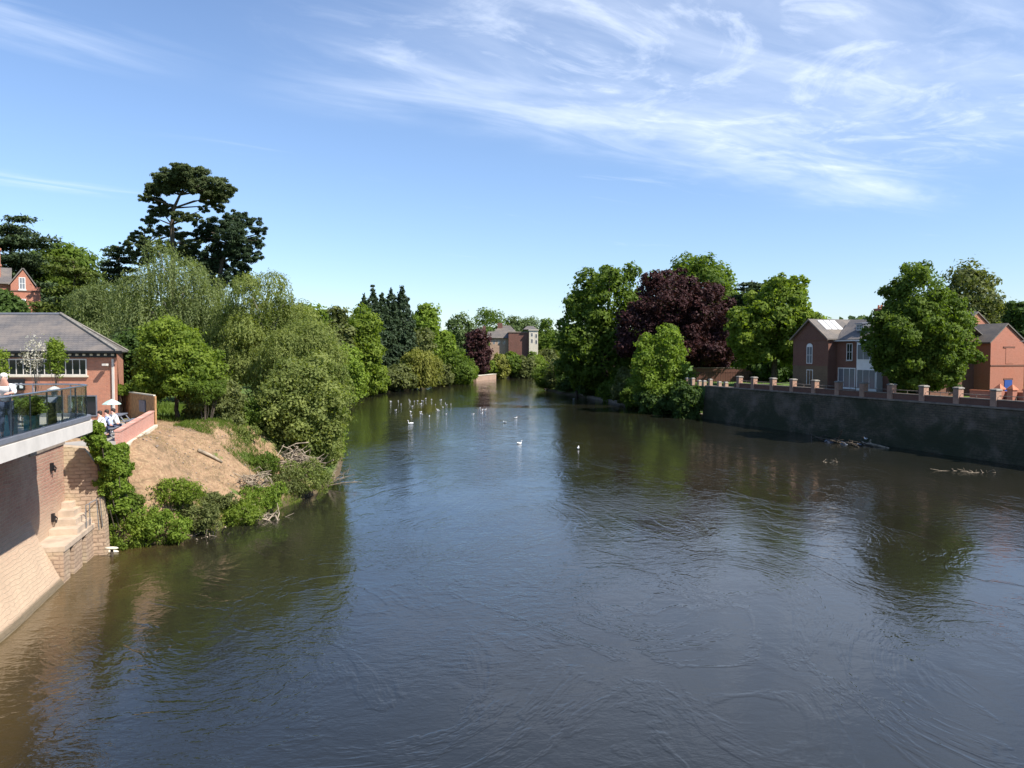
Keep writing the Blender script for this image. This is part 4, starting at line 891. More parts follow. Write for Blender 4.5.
# ------------------------------------------------------------------ far house beyond the bend
fh=empty('far_house',(-6.5,266,3.0),0,'distant brown and white house with slate roofs beyond the river bend','house')
def bxw(mb,px0,px1,y0,y1,d0,dep,o=(-6.5,266,3.0)):
    a=atd(px0,y1,d0); b_=atd(px1,y0,d0); mb.box((a.x-o[0],d0-o[1],a.z-o[2]),(b_.x-o[0],d0-o[1]+dep,b_.z-o[2]))
mb=MB(); bxw(mb,490,508.5,338,362,268,8); mb.build('stone_wing',M['stone_far'],fh)
def sl_roof(px0,px1,ye,yr,d0,dep,name,mat='slate_pale',hip=1.5):
    a=atd(px0,ye,d0); b_=atd(px1,ye,d0); zr=atd(512,yr,d0+dep/2).z; x0,x1=a.x+6.5,b_.x+6.5; y0=d0-266
    mb=MB(); ze=a.z-3; zr-=3; mb.add([(x0,y0,ze),(x1,y0,ze),(x1,y0+dep,ze),(x0,y0+dep,ze),(x0+hip,y0+dep/2,zr),(x1-hip,y0+dep/2,zr)],[(0,1,5,4),(1,2,5),(2,3,4,5),(3,0,4),(3,2,1,0)]); return mb.build(name,M[mat],fh)
sl_roof(486.5,509.5,338,331.5,267.3,9.5,'roof',hip=.3)
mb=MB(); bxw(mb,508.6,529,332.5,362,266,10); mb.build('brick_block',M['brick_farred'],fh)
mb=MB(); bxw(mb,507.9,529.4,331.6,332.5,265.8,10.4); mb.build('parapet',M['coping'],fh)
mb=MB(); bxw(mb,529.1,538,330.5,362,264.5,11); mb.build('rendered_wing',M['plinth'],fh)
mb=MB(); bxw(mb,528.6,538.8,329.5,330.4,264.2,11.6); mb.build('cornice',M['plinth'],fh)
sl_roof(493,517,332.4,325.5,277,10,'main_roof',hip=2.5)
sl_roof(523,538,329.4,326,265,11,'wing_roof',hip=1.5)
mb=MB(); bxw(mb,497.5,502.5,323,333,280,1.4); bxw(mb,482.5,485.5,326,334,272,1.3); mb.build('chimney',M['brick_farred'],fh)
of=lambda a,b_,c:(a,264.5-266-c,b_)
for (a,b0,b1) in ((531,333,336.5),(531,339,343),(535.3,334,338),(535.3,340,344)):
    p=atd(a,b1,264.5); q_=atd(a+1.9,b0,264.5); window(fh,of,p.x+6.5,q_.x+6.5,p.z-3,q_.z-3,1,2,fw=.08,frame='white')
o2=lambda a,b_,c:(a,268-266-c,b_)
for px in(493,498,503): p=atd(px,344,268); q_=atd(px+2,341,268); window(fh,o2,p.x+6.5,q_.x+6.5,p.z-3,q_.z-3,1,2,fw=.08,frame='white')
for (xa,ya),(xb,yb),zt,lab in (((-10.9,226),(-5.6,246),1.5,'pinkish stone river wall on the far bank under the copper tree'),((-3.2,252.5),(0.2,258),1.5,'short stone river wall on the far bank below the brown house')):
    a=Vector((xa+.6,ya,0)); b_=Vector((xb+.6,yb,0)); r=empty('bank_wall',a,math.atan2((b_-a).y,(b_-a).x),lab,'wall'); l=(b_-a).length
    mb=MB(); mb.box((0,0,-.8),(l,1.2,zt)); mb.build('stonework',M['stone_far'],r); mb=MB(); mb.box((-.1,-.1,zt+.003),(l+.1,1.3,zt+.15)); mb.build('coping',M['plinth'],r)

# ------------------------------------------------------------------ left trees
ROUND=[(0,0,.60,.92,1,.40),(-.25,0,.42,.72,.8,.30),(.28,0,.45,.70,.8,.30)]
OVAL=[(0,0,.55,.88,1,.45),(0,0,.34,.95,1,.30)]
FULL=[(0,0,.50,1,1,.48),(-.3,0,.3,.7,.8,.3),(.3,.0,.3,.7,.8,.3)]
UPR=[(0,0,.52,.75,.9,.48),(-.1,0,.30,.95,1,.3)]
S4=4.04
def c4p(l): return [(60+a/S4,150+b_/S4,r) for a,b_,r in l]
clumptree('pine_tree','tall flat topped dark pine with bare crooked trunk towering over the left bank',92,[(172,330),(173,260),(172,225),(174,208),(180,195),(186,184)],
  c4p([(490,85,10),(425,115,11),(560,105,11),(480,120,12),(380,160,9),(345,195,6),(620,140,11),(680,160,8),(605,200,9),(640,235,6),(440,155,9),(540,150,10),(655,190,8),(400,250,9),(365,280,7),(430,230,7),(480,270,8),(540,275,7),(590,180,8),(395,205,6),(350,185,4),(580,240,5)]),'needle_pine',seed=3,leaf=.14,nleaf=80000,r0=.40)
clumptree('pine_tree','broad black green pine leaning right of the tall flat topped pine',96,[(215,340),(218,290),(222,262),(230,245),(238,230)],
  c4p([(690,265,8),(735,285,10),(790,305,9),(815,335,6),(640,305,11),(580,320,9),(700,345,14),(770,385,11),(735,440,12),(650,400,13),(600,440,10),(730,485,9),(690,300,9),(560,355,8),(780,430,8),(620,350,11),(700,410,12),(800,365,6),(640,470,12),(580,480,12),(540,420,11),(690,520,11),(740,520,9),(620,540,12),(500,440,10)]),'needle_dark',seed=4,leaf=.16,nleaf=70000,r0=.5,dj=2)
clumptree('pine_tree','low dark pine boughs showing left of the weeping birch top',94,[(150,330),(150,290),(148,262),(146,245)],
  c4p([(310,345,7),(290,375,8),(340,330,7),(400,330,9),(440,325,7),(470,345,8),(300,410,8),(340,380,9),(360,420,10),(420,390,11),(480,400,11),(520,380,9),(330,440,9),(260,380,4),(500,340,8)]),'needle_pine',seed=5,leaf=.15,nleaf=24000,r0=.35)
plates('cedar_tree','small flat layered cedar between the green dome tree and the pines',118,245,52,98,'needle_cedar',seed=8,n=15,nleaf=16000,leaf=.2,zfrac=(.35,1.0))
plates('cedar_tree','dark cedar of Lebanon behind the red Victorian house',10,224,104,100,'needle_cedar',seed=9,n=13,nleaf=30000,leaf=.26,zfrac=(.30,1.0))
tree('domed_tree','dense dark green dome shaped tree between two cedars',62,235,78,108,'leaf_mid',seed=10,env=[(0,0,.60,1,1,.40)],nleaf=24000,leaf=.28)
plates('cedar_tree','pale layered cedar in front of the green dome tree',74,262,80,86,'needle_gold',seed=11,n=11,nleaf=20000,leaf=.22,zfrac=(.25,1.0))
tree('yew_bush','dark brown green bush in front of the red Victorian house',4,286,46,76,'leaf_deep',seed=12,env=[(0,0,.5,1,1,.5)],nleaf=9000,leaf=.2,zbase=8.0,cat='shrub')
BW=[(0,0,.58,.8,1,.42),(-.45,0,.42,.5,.7,.32),(.45,0,.45,.5,.7,.32)]
weep('silver_birch','grey green feathery birch behind the slate roof corner',98,272,76,74,'leaf_birch',[(0,0,.55,.8,1,.45),(.1,0,.3,.95,1,.3)],nst=1300,per=14,leaf=.13,seed=13,lfrac=(.05,.18),base_leaf=16000)
weep('weeping_birch','large olive green weeping birch in front of the black pines',178,234,136,66,'leaf_birch',[(-.1,0,.62,.62,1,.38),(-.5,0,.45,.45,.8,.36),(.45,0,.48,.52,.8,.36),(.0,0,.3,.95,1,.28)],nst=2800,per=20,leaf=.125,seed=14,lfrac=(.10,.30),base_leaf=14000)
weep('willow_tree','tall pale willow with rounded crown right of the weeping birch',262,262,112,62,'leaf_willow',[(-.1,0,.62,.6,1,.38),(.4,0,.45,.55,.8,.36),(-.4,0,.42,.6,.8,.36),(.1,0,.25,.95,1,.26)],nst=2200,per=14,leaf=.12,seed=15,lfrac=(.04,.15),base_leaf=34000)
weep('willow_tree','bushy yellow green willow spreading low to the water at the bend',300,312,100,58,'leaf_willow',[(0,0,.60,.8,1,.40),(.35,0,.40,.65,.8,.36),(-.35,0,.38,.7,.8,.34)],nst=1900,per=12,leaf=.11,seed=16,lfrac=(.04,.16),base_leaf=36000)
tree('field_maple','fresh green maple beside the boarded fence, in front of the birch',176,312,88,47.5,'leaf_bright',seed=17,env=[(-.15,0,.66,.7,.9,.34),(.3,0,.45,.7,.9,.3),(-.35,0,.40,.6,.8,.24),(0,0,.62,.9,.9,.25)],nleaf=30000,leaf=.105,nsub=70,subr=.3,trunk=.15,r0=.13,tufts=18,loose=.2)
tree('willow_bush','dense mid green riverside bush under the pale willow',214,372,66,48,'leaf_olive',seed=18,env=FULL,nleaf=15000,leaf=.10,r0=.06,loose=.2,zbase=3.0)
tree('willow_bush','broad leafy willow bush overhanging the water by the driftwood',302,352,92,50.5,'leaf_willow',seed=19,env=[(0,0,.5,1,1,.5),(.35,0,.35,.65,.8,.36),(-.3,0,.4,.7,.8,.4)],nleaf=34000,leaf=.105,r0=.08,loose=.25,nsub=80,subr=.27,ybase=450)
tree('willow_bush','bright green willow bush at the water edge nearest the bend',322,385,50,55,'leaf_bright',seed=20,env=[(0,0,.5,1,1,.5)],nleaf=12000,leaf=.11,r0=.06,loose=.25,zbase=.2)
tree('willow_bush','dark bush shading the foot of the bank between maple and willow',246,398,66,50,'leaf_mid',seed=21,env=FULL,nleaf=13000,leaf=.11,r0=.06,loose=.2,zbase=2.6)
tree('round_tree','dark green tree behind the bend above the yellow green willow',305,296,56,112,'leaf_mid',seed=22,env=FULL,nleaf=12000,leaf=.28)
tree('round_tree','brownish green tree partly hidden behind the bend willow',337,303,40,140,'leaf_olive',seed=23,env=FULL,nleaf=9000,leaf=.34)
tree('hedge_shrub','green hedge bush at the foot of the brown green tree on the left bank',338,340,56,120,'leaf_lime',seed=24,env=FULL,nleaf=10000,leaf=.26,cat='shrub')
tree('hedge_shrub','dark bush behind the brick hall corner and the maple',136,322,60,60,'leaf_deep',seed=25,env=FULL,nleaf=12000,leaf=.17,cat='shrub')
tree('young_tree','small leafy young tree before the strip window of the brick hall',55,335,19,40,'leaf_bright',seed=26,env=[(0,0,.78,1,1,.22)],nleaf=1500,leaf=.07,r0=.03,zbase=LT,nsub=12,loose=.4)
tree('blossom_tree','sparse white blossom tree left of the small leafy tree',34,334,26,40.5,'blossom',seed=27,env=[(0,0,.80,1,1,.22)],nleaf=420,leaf=.055,r0=.03,zbase=LT,nsub=14,loose=.5,bark='bark_pale')
tree('young_tree','sprig of green leaves at the left edge before the slate roof',1,346,14,40,'leaf_bright',seed=28,env=[(0,0,.8,1,1,.2)],nleaf=500,leaf=.07,r0=.03,zbase=LT,nsub=9,loose=.4)

# ivy and bank shrubs
def ivy():
    rng=np.random.default_rng(40); r=empty('ivy',(-16.6,32.6,0),0,'bright green ivy tumbling over the wall end beside the terrace corner','climbing plant'); envs=[]
    for px,py,d,rx,rz in ((96,440,31.6,.45,.5),(104,452,32.0,.5,.6),(110,466,32.4,.5,.6),(106,482,32.6,.42,.6),(113,490,33,.4,.5),(98,428,31.6,.3,.3),(112,505,33.2,.3,.5),(121,452,33.6,.4,.45),(124,468,33.8,.4,.5),(119,486,33.6,.45,.55),(122,505,33.6,.4,.5)):
        p=atd(px,py,d); envs.append((p.x+16.6,d-32.6,p.z,rx,.45,rz))
    C,Nn,S,T,subs=broad(rng,envs,30000,.05,130,.34,None,12,.35); leafmesh('leaves',C,Nn,S,T,'leaf_lime',r,rng=rng,aspect=.8)
    mb=MB(); [mb.tube([(subs[i][0][0],subs[i][0][1],subs[i][0][2]),(subs[i][0][0]*.8,subs[i][0][1]+.2,subs[i][0][2]-.9)],.02,5) for i in range(0,len(subs),4)]; mb.build('stems',M['bark'],r)
ivy()
shl=[ (128,553,56,48,35.2,'leaf_bright','bright green nettly shrub at the foot of the river steps wall'),
 (122,520,40,40,35.6,'leaf_mid','dark green shrub under the ivy above the water'),
 (160,548,56,46,35.8,'leaf_lime','lush light green shrub second along the near water edge'),
 (172,508,56,36,36.8,'leaf_bright','grassy green shrub at the top of the bank below the bare mound'),
 (195,534,50,36,36.6,'leaf_olive','olive green shrub hanging over the middle of the near water edge'),
 (214,514,44,28,38.0,'leaf_olive','small straw tinged shrub under the bare mound'),
 (236,528,52,34,38.4,'leaf_bright','green shrub above the pale roots at the water edge'),
 (262,512,44,34,40.4,'leaf_lime','pale reedy green shrub right of the bare mound'),
 (282,506,52,50,42.5,'leaf_olive','tangled olive shrub below the driftwood heap'),
 (306,496,46,42,45.0,'leaf_willow','yellowish willow scrub at the point beside the floating branches'),
 (262,478,40,34,43.5,'leaf_mid','mid green shrub at the right shoulder of the mound'),
 (240,452,38,30,46.5,'leaf_willow','pale green shrub on the skyline of the mound right end'),
 (322,470,40,54,53.0,'leaf_willow','low sunlit willow scrub at the water under the overhanging bush'),
 (150,398,36,26,47,'leaf_bright','small light green plant behind the far end of the low pink wall'),
 (205,404,40,30,46,'leaf_mid','dark undergrowth at the back of the mound under the maple'),
 (121,397,24,13,46.6,'leaf_bright','leafy climber over the left end of the boarded fence')]
for i,(px,py,w,h,d,mt,lab) in enumerate(shl): shrub(lab,px,py,w,h,d,mt,seed=60+i,zc=(atd(px,py,d).z if d>44.5 else None),nleaf=5200,leaf=.062 if d<48 else .075)
def grass(name,label,pts,mat,n,h,seed,zfun=None):
    rng=np.random.default_rng(seed); P=np.array(pts); x0,y0=P.min(0); x1,y1=P.max(0); X_=rng.uniform(x0,x1,n*3); Y_=rng.uniform(y0,y1,n*3)
    ins=np.zeros(len(X_),bool); j=len(P)-1
    for i in range(len(P)):
        c=((P[i,1]>Y_)!=(P[j,1]>Y_))&(X_<(P[j,0]-P[i,0])*(Y_-P[i,1])/(P[j,1]-P[i,1]+1e-9)+P[i,0]); ins^=c; j=i
    cl=vnoise(X_*.9,Y_*.9,seed)+vnoise(X_*2.6,Y_*2.6,seed+1)*.5; ins&=(cl>-.08+rng.normal(size=len(X_))*.12)
    X_=X_[ins][:n]; Y_=Y_[ins][:n]; Z_=ground_z(X_,Y_); hh=h*rng.uniform(.5,1.4,len(X_))
    C=np.stack([X_,Y_,Z_+hh*.45],1); T=rng.normal(size=C.shape)*.35+np.array([0,0,1.0]); Nn=rng.normal(size=C.shape)*np.array([1,1,.2])
    o=leafmesh(name,C,Nn,hh*.55,np.clip(rng.normal(.45,.25,len(C)),0,1),mat,None,aspect=.10,T=T); tag(o,label,'grass',kind='stuff')
grass('grass','green grass and weeds growing along the near bank edge',[(-15.3,34.7),(-12.6,39.5),(-11,48),(-12,52),(-13,47),(-13.0,42),(-14.3,38.8),(-15.8,36.3)],'leaf_bright',15000,.2,81)
grass('dry_grass','short dry straw grass scattered over the bare mound',[(-19.5,38),(-14.5,37.8),(-13,43),(-14,48),(-20,49),(-21,44)],'leaf_straw',9000,.09,82)
grass('weeds','green weeds along the top of the bare earth mound',[(-19,43.5),(-14,44),(-14,47),(-19.5,47)],'leaf_mid',7000,.18,86)
grass('grass','rough grass on the left bank under the trees behind the mound',[(-14,47),(-21,46),(-30,60),(-14,60)],'leaf_mid',9000,.3,83)
rng_=np.random.default_rng(77); mb=MB()
for i in range(260):
    x_=rng_.uniform(-19,-13); y_=rng_.uniform(36.5,46); r_=rng_.uniform(.02,.07)
    if x_ > float(np.interp(y_,LY,LX))-1.2: continue
    mb.ell((x_,y_,gz(x_,y_)+r_*.3),(r_,r_*.8,r_*.6),6,4)
tag(mb.build('stones',M['coping'],None,True),'small loose stones and clods scattered on the bare mound','stones',kind='stuff')
# log, driftwood, dead branches
def on_ground(px,py):
    for dd_ in np.arange(28,60,.05):
        q_=atd(px,py,dd_)
        if q_.z < gz(q_.x,dd_): return q_
    return q_
lg=MB(); a=on_ground(198,452)+Vector((0,0,.1)); b_=on_ground(222,464)+Vector((0,0,.1)); lg.tube([a,(a+b_)/2+Vector((0,0,.05)),b_],[.10,.09,.07],9); tag(lg.build('log',M['dead'],None,True),'grey fallen log lying on the bare earth mound','log')
def drift(name,label,px,py,d,w,h,n,seed,L0=(1.0,2.6),r=.04,cat='driftwood'):
    rng=np.random.default_rng(seed); mb=MB(); o=atd(px,py,d)
    for i in range(n):
        c=np.array([rng.normal()*w*.4,rng.normal()*w*.3,abs(rng.normal())*h*.4]); c[2]=c[2]+max(0,gz(o.x+c[0],o.y+c[1])-o.z) if d<60 else c[2]; dr=unit(rng.normal(size=(1,3))*np.array([1,.8,.55]))[0]; l=rng.uniform(*L0)/2; k=rng.normal(size=3)*.12
        mb.tube([c-dr*l,c+k,c+dr*l],[r*rng.uniform(.6,1.5),r,r*.3],5)
    ob=mb.build(name,M['dead'],None); ob.location=o; tag(ob,label,cat); return ob
drift('driftwood_heap','heap of brown flood driftwood tangled on the bank under the willow bush',298,470,46.8,1.25,1.5,150,5,(.7,1.9),.03)
drift('driftwood_heap','pale bare roots and sticks at the water edge below the green shrub',262,528,39.3,1.2,.4,45,6,(.8,2.0),.03)
drift('driftwood_heap','brown sticks caught at the water edge in the middle of the near bank',205,541,35.9,1.5,.3,30,7,(.6,1.4),.025)
drift('driftwood_heap','twiggy brown debris on the right shoulder of the mound',256,486,42.0,1.0,.8,60,8,(.6,1.5),.025)
def branch(label,px,py,d,dirs,seed,r=.06):
    rng=np.random.default_rng(seed); mb=MB(); o=atd(px,py,d)
    for dx,dy,dz,l in dirs:
        e=np.array([dx,dy,dz])*l; mb.tube([(0,0,0),tuple(e*.5+rng.normal(size=3)*.07),tuple(e)],[r,r*.7,r*.25],6)
        for k in range(9):
            t=rng.uniform(.3,1); s=e*t; q_=s+rng.normal(size=3)*.35*l*.3+np.array([0,0,.15]); mb.tube([tuple(s),tuple(q_)],[r*.3,r*.08],4)
    ob=mb.build('dead_branch',M['dead'],None); ob.location=o; tag(ob,label,'branch')
branch('bleached dead branch reaching out over the water from the bank point',326,486,48.6,[(.75,-.1,.55,2.1),(.98,.0,.12,2.3),(.5,.3,.8,1.6),(.9,.2,.35,1.9)],9,.045)
branch('thin pale branch trailing on the water below the green shrub',248,531,38.2,[(.95,-.2,.03,1.6),(.9,.1,.1,1.2)],10,.03)

# ------------------------------------------------------------------ far left bank beyond the bend
tree('poplar_tree','light green tall leafy tree at the start of the far left bank',364,305,52,150,'leaf_bright',seed=101,env=UPR,nleaf=14000,leaf=.34,ybase=388)
def spire(label,px,ytop,w,d,seed,ht=None):
    ev=[(0,0,z,r,r,.13) for z,r in ((.10,.98),(.24,.97),(.38,.92),(.52,.84),(.66,.70),(.78,.52),(.88,.33),(.95,.14))]
    tree('conifer_tree',label,px,ytop,w*1.6,d,'needle_dark',seed=seed,env=ev,nleaf=13000,leaf=.36,nsub=110,subr=.5,group='dark conifers on the far left bank',nl=4,tufts=8)
for i,(px,yt,w,lab) in enumerate(((364,299,17,'leftmost narrow dark conifer in the far left bank row'),(373,292,18,'second dark conifer from the left in the far row'),(382,297,16,'short dark conifer in the middle of the far row'),(391,293,18,'fourth dark conifer from the left in the far row'),(402,290,20,'tallest and rightmost dark conifer in the far row'))): spire(lab,px,yt,w*1.35,178+i*2,110+i)
tree('lime_tree','bright yellow green tree right of the dark conifers',424,298,40,205,'leaf_lime',seed=120,env=OVAL,nleaf=12000,leaf=.42)
tree('ash_tree','dull olive tree rising behind the weeping willow on the far bank',415,322,46,188,'leaf_olive',seed=121,env=FULL,nleaf=10000,leaf=.36)
tree('lime_tree','smaller yellow green tree right of the dull olive tree',446,326,28,208,'leaf_lime',seed=122,env=OVAL,nleaf=7000,leaf=.42)
weep('weeping_willow','golden green weeping willow hanging to the water on the far bank',420,346,44,176,'leaf_gold',[(-.05,0,.62,.72,1,.36),(.35,0,.52,.6,.8,.34),(-.35,0,.5,.6,.8,.34)],nst=1300,per=12,leaf=.32,seed=123,lfrac=(.3,.65),base_leaf=5000,zlow=.02,zbase=0.4)
far=[(396,364,46,168,388,'leaf_olive','low rounded olive bush left of the weeping willow on the far bank','hedge_shrub'),
 (374,372,30,160,389,'leaf_bright','light green bush at the water under the tall leafy tree','hedge_shrub'),
 (352,366,34,152,389,'leaf_mid','dark bush at the water where the far left bank begins','hedge_shrub'),
 (455,348,44,205,382,'leaf_mid','rounded green bush right of the weeping willow','hedge_shrub'),
 (442,362,26,195,383,'leaf_olive','small bush at the water right of the weeping willow','hedge_shrub'),
 (466,362,26,222,380,'leaf_bright','pale bush left of the far pink stone wall','hedge_shrub'),
 (459,310,36,280,372,'leaf_far','grey green round tree between yellow tree and big far tree','round_tree'),
 (492,302,48,305,372,'leaf_mid','big rounded green tree behind the far house','round_tree'),
 (514,314,26,318,372,'leaf_far','pale tree behind the far house roof','round_tree'),
 (528,310,30,322,372,'leaf_far','tallest pale tree right of the far house chimneys','round_tree'),
 (545,317,28,310,374,'leaf_mid','dark green tree at the right end of the far tree line','round_tree'),
 (476,325,30,238,376,'leaf_copper','small copper purple tree left of the far house','copper_beech'),
 (512,350,24,255,376,'leaf_mid','dark bush below the far brown house','hedge_shrub'),
 (500,352,22,252,376,'leaf_gold','yellow green bush in front of the far stone wing','hedge_shrub'),
 (488,360,22,250,376,'leaf_bright','light bush above the far pink stone wall','hedge_shrub'),
 (524,355,26,256,378,'leaf_olive','olive bush at the water below the far white wing','hedge_shrub'),
 (536,352,26,262,379,'leaf_bright','pale green bush right of the far white wing','hedge_shrub'),
 (548,346,30,268,379,'leaf_olive','grey green bush where the river turns out of sight','hedge_shrub'),
 (560,340,34,275,380,'leaf_mid','dark tree clump closing the bend behind the right bank trees','hedge_shrub')]
for i,(px,yt,w,d,yb,mt,lab,nm) in enumerate(far): tree(nm,lab,px,yt,w,d,mt,cat='shrub' if 'shrub' in nm else 'tree',seed=130+i,env=FULL if i%2 else ROUND,nleaf=8000,leaf=.32 if d<230 else .42,ybase=yb,nsub=30)

# ------------------------------------------------------------------ right bank trees
tree('beech_tree','massive green tree standing left of the copper beech',605,258,108,142,'leaf_mid',seed=201,env=[(.1,0,.66,.72,.9,.34),(-.35,0,.42,.62,.9,.36),(.35,0,.45,.62,.9,.36),(0,0,.24,.95,1,.24)],nleaf=34000,leaf=.36,nsub=70,subr=.28)
tree('copper_beech','huge dark purple copper beech in the middle of the right bank',678,266,132,126,'leaf_copper',seed=202,env=[(-.15,0,.66,.55,.8,.34),(-.58,0,.42,.42,.7,.30),(.30,0,.56,.52,.8,.36),(.62,0,.38,.38,.8,.34),(0,0,.3,.9,1,.25)],nleaf=60000,leaf=.24,nsub=120,subr=.24)
tree('beech_tree','light green domed tree rising behind the copper beech',697,249,112,150,'leaf_mid',seed=203,env=ROUND,nleaf=26000,leaf=.36,nsub=60,subr=.27)
plates('cedar_tree','dark flat topped cedar between the domed tree and the horse chestnut',752,277,50,140,'needle_cedar',seed=204,n=9,nleaf=14000,leaf=.3,zfrac=(.4,1.0))
tree('horse_chestnut','broad leafy green chestnut left of the river house',775,271,96,104,'leaf_bright',seed=205,env=[(.12,0,.63,.74,.9,.37),(-.5,0,.45,.5,.8,.32),(.45,0,.42,.5,.8,.33)],nleaf=30000,leaf=.27,nsub=62,subr=.27,trunk=.18)
tree('lime_tree','big dense green lime tree in front of the river houses',923,257,114,72.5,'leaf_mid',seed=206,env=[(-.08,0,.66,.62,.8,.34),(-.1,0,.48,.88,.9,.36),(.12,0,.40,.88,.9,.34),(.0,0,.26,.9,.8,.22)],nleaf=60000,leaf=.15,nsub=120,subr=.21,trunk=.12,tufts=18,zbase=GZ)
tree('ash_tree','pale airy green tree behind the big lime tree',972,262,68,112,'leaf_olive',seed=207,env=[(0,0,.65,.85,1,.35),(-.2,0,.45,1,1,.35)],nleaf=17000,leaf=.26,nsub=44)
tree('ash_tree','dark green tree behind the dark brick house at the right edge',1022,298,44,105,'leaf_deep',seed=208,env=FULL,nleaf=12000,leaf=.28)
tree('round_tree','sunlit green tree beyond the roofs between gabled house and right edge',1000,296,40,125,'leaf_olive',seed=209,env=FULL,nleaf=9000,leaf=.32)
tree('sycamore','bright green young sycamore on the bank before the copper beech',660,321,68,110,'leaf_lime',seed=210,env=[(.25,0,.62,.62,.8,.38),(-.35,0,.50,.6,.8,.36),(.1,0,.32,.9,1,.30)],nleaf=26000,leaf=.18,nsub=70,subr=.24,trunk=.1,loose=.2)
tree('elder_bush','small pale green tree standing among dark bushes at the left of the right bank',577,340,15,150,'leaf_bright',seed=211,env=[(0,0,.55,1,1,.45)],nleaf=3500,leaf=.26,ybase=385,nsub=16)
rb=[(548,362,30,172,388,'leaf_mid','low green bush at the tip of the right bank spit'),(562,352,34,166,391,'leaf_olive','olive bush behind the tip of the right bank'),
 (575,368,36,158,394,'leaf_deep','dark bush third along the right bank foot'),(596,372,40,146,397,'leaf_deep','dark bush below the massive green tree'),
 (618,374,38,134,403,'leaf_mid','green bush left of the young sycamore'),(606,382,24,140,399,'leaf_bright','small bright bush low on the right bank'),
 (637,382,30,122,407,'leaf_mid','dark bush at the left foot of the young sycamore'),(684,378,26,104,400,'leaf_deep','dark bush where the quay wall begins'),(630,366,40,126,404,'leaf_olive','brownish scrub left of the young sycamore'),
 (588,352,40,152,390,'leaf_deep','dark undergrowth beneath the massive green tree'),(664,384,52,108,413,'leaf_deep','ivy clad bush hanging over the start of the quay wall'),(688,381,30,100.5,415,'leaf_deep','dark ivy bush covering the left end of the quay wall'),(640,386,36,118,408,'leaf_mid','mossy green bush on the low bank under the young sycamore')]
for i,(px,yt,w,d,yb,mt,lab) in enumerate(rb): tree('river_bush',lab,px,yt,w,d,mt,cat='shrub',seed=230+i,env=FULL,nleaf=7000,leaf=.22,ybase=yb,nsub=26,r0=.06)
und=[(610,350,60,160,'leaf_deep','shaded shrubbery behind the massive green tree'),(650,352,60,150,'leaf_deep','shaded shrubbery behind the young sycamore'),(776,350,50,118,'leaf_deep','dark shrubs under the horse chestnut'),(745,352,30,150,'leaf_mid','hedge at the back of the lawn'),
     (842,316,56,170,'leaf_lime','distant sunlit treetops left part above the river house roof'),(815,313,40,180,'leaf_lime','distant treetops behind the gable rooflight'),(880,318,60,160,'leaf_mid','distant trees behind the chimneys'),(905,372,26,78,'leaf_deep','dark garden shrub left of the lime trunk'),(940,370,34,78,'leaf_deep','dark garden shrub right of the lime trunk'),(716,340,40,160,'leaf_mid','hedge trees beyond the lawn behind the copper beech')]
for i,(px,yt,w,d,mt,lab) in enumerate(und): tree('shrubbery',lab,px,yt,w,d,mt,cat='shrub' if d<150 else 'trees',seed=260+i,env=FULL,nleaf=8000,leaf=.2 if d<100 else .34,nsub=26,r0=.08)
# trunks and iron fence by the shaded lawn
ifn=empty('iron_fence',(24.5,108,4.1),R(6),'thin dark iron railings round the lawn under the copper beech','fence')
for z in (.3,1.5): mb=MB(); mb.tube([(0,0,z),(10.5,0,z)],.03,5); mb.build('rail',M['black'],ifn)
mb=MB(); [mb.tube([(k*.35,0,0),(k*.35,0,1.7)],.018,4) for k in range(31)]; o=mb.build('bars',M['black'],ifn)
# far woods to close the horizon
def wood(label,x0,x1,y0,y1,z0,h,n,mat,seed,leaf=1.2):
    rng=np.random.default_rng(seed); k=n//220; cx=rng.uniform(x0,x1,k); cy=rng.uniform(y0,y1,k); r=h*rng.uniform(.3,.5,k); cz=z0+h*rng.uniform(.45,.75,k)
    i=rng.integers(0,k,n); dd=unit(rng.normal(size=(n,3))); C=np.stack([cx[i],cy[i],cz[i]],1)+dd*(r[i]*rng.uniform(.8,1.05,n))[:,None]*np.array([1,1,.9]); C=np.concatenate([C, np.stack([rng.uniform(x0,x1,n//3),rng.uniform(y0,y1,n//3),z0+rng.uniform(0,h*.5,n//3)],1)])
    Nn=np.concatenate([dd+rng.normal(size=dd.shape)*.5,rng.normal(size=(n//3,3))]); o=leafmesh('woodland',C,Nn,leaf*rng.uniform(.6,1.3,len(C)),np.clip(rng.normal(.4,.2,len(C)),0,1),mat,None,rng=rng,aspect=.8); tag(o,label,'woodland',kind='stuff')
wood('far off belt of woodland beyond the river bend',-60,130,350,385,3,15,22000,'leaf_far',301)
wood('woodland behind the left bank trees',-150,-62,140,180,4,13,26000,'leaf_mid',302,.8)
wood('woodland behind the houses and trees of the right bank',60,170,180,215,4,13,22000,'leaf_far',303,.9)
wood('woodland between the far left bank and the bend',-75,-38,185,260,3,14,14000,'leaf_mid',304,.8)

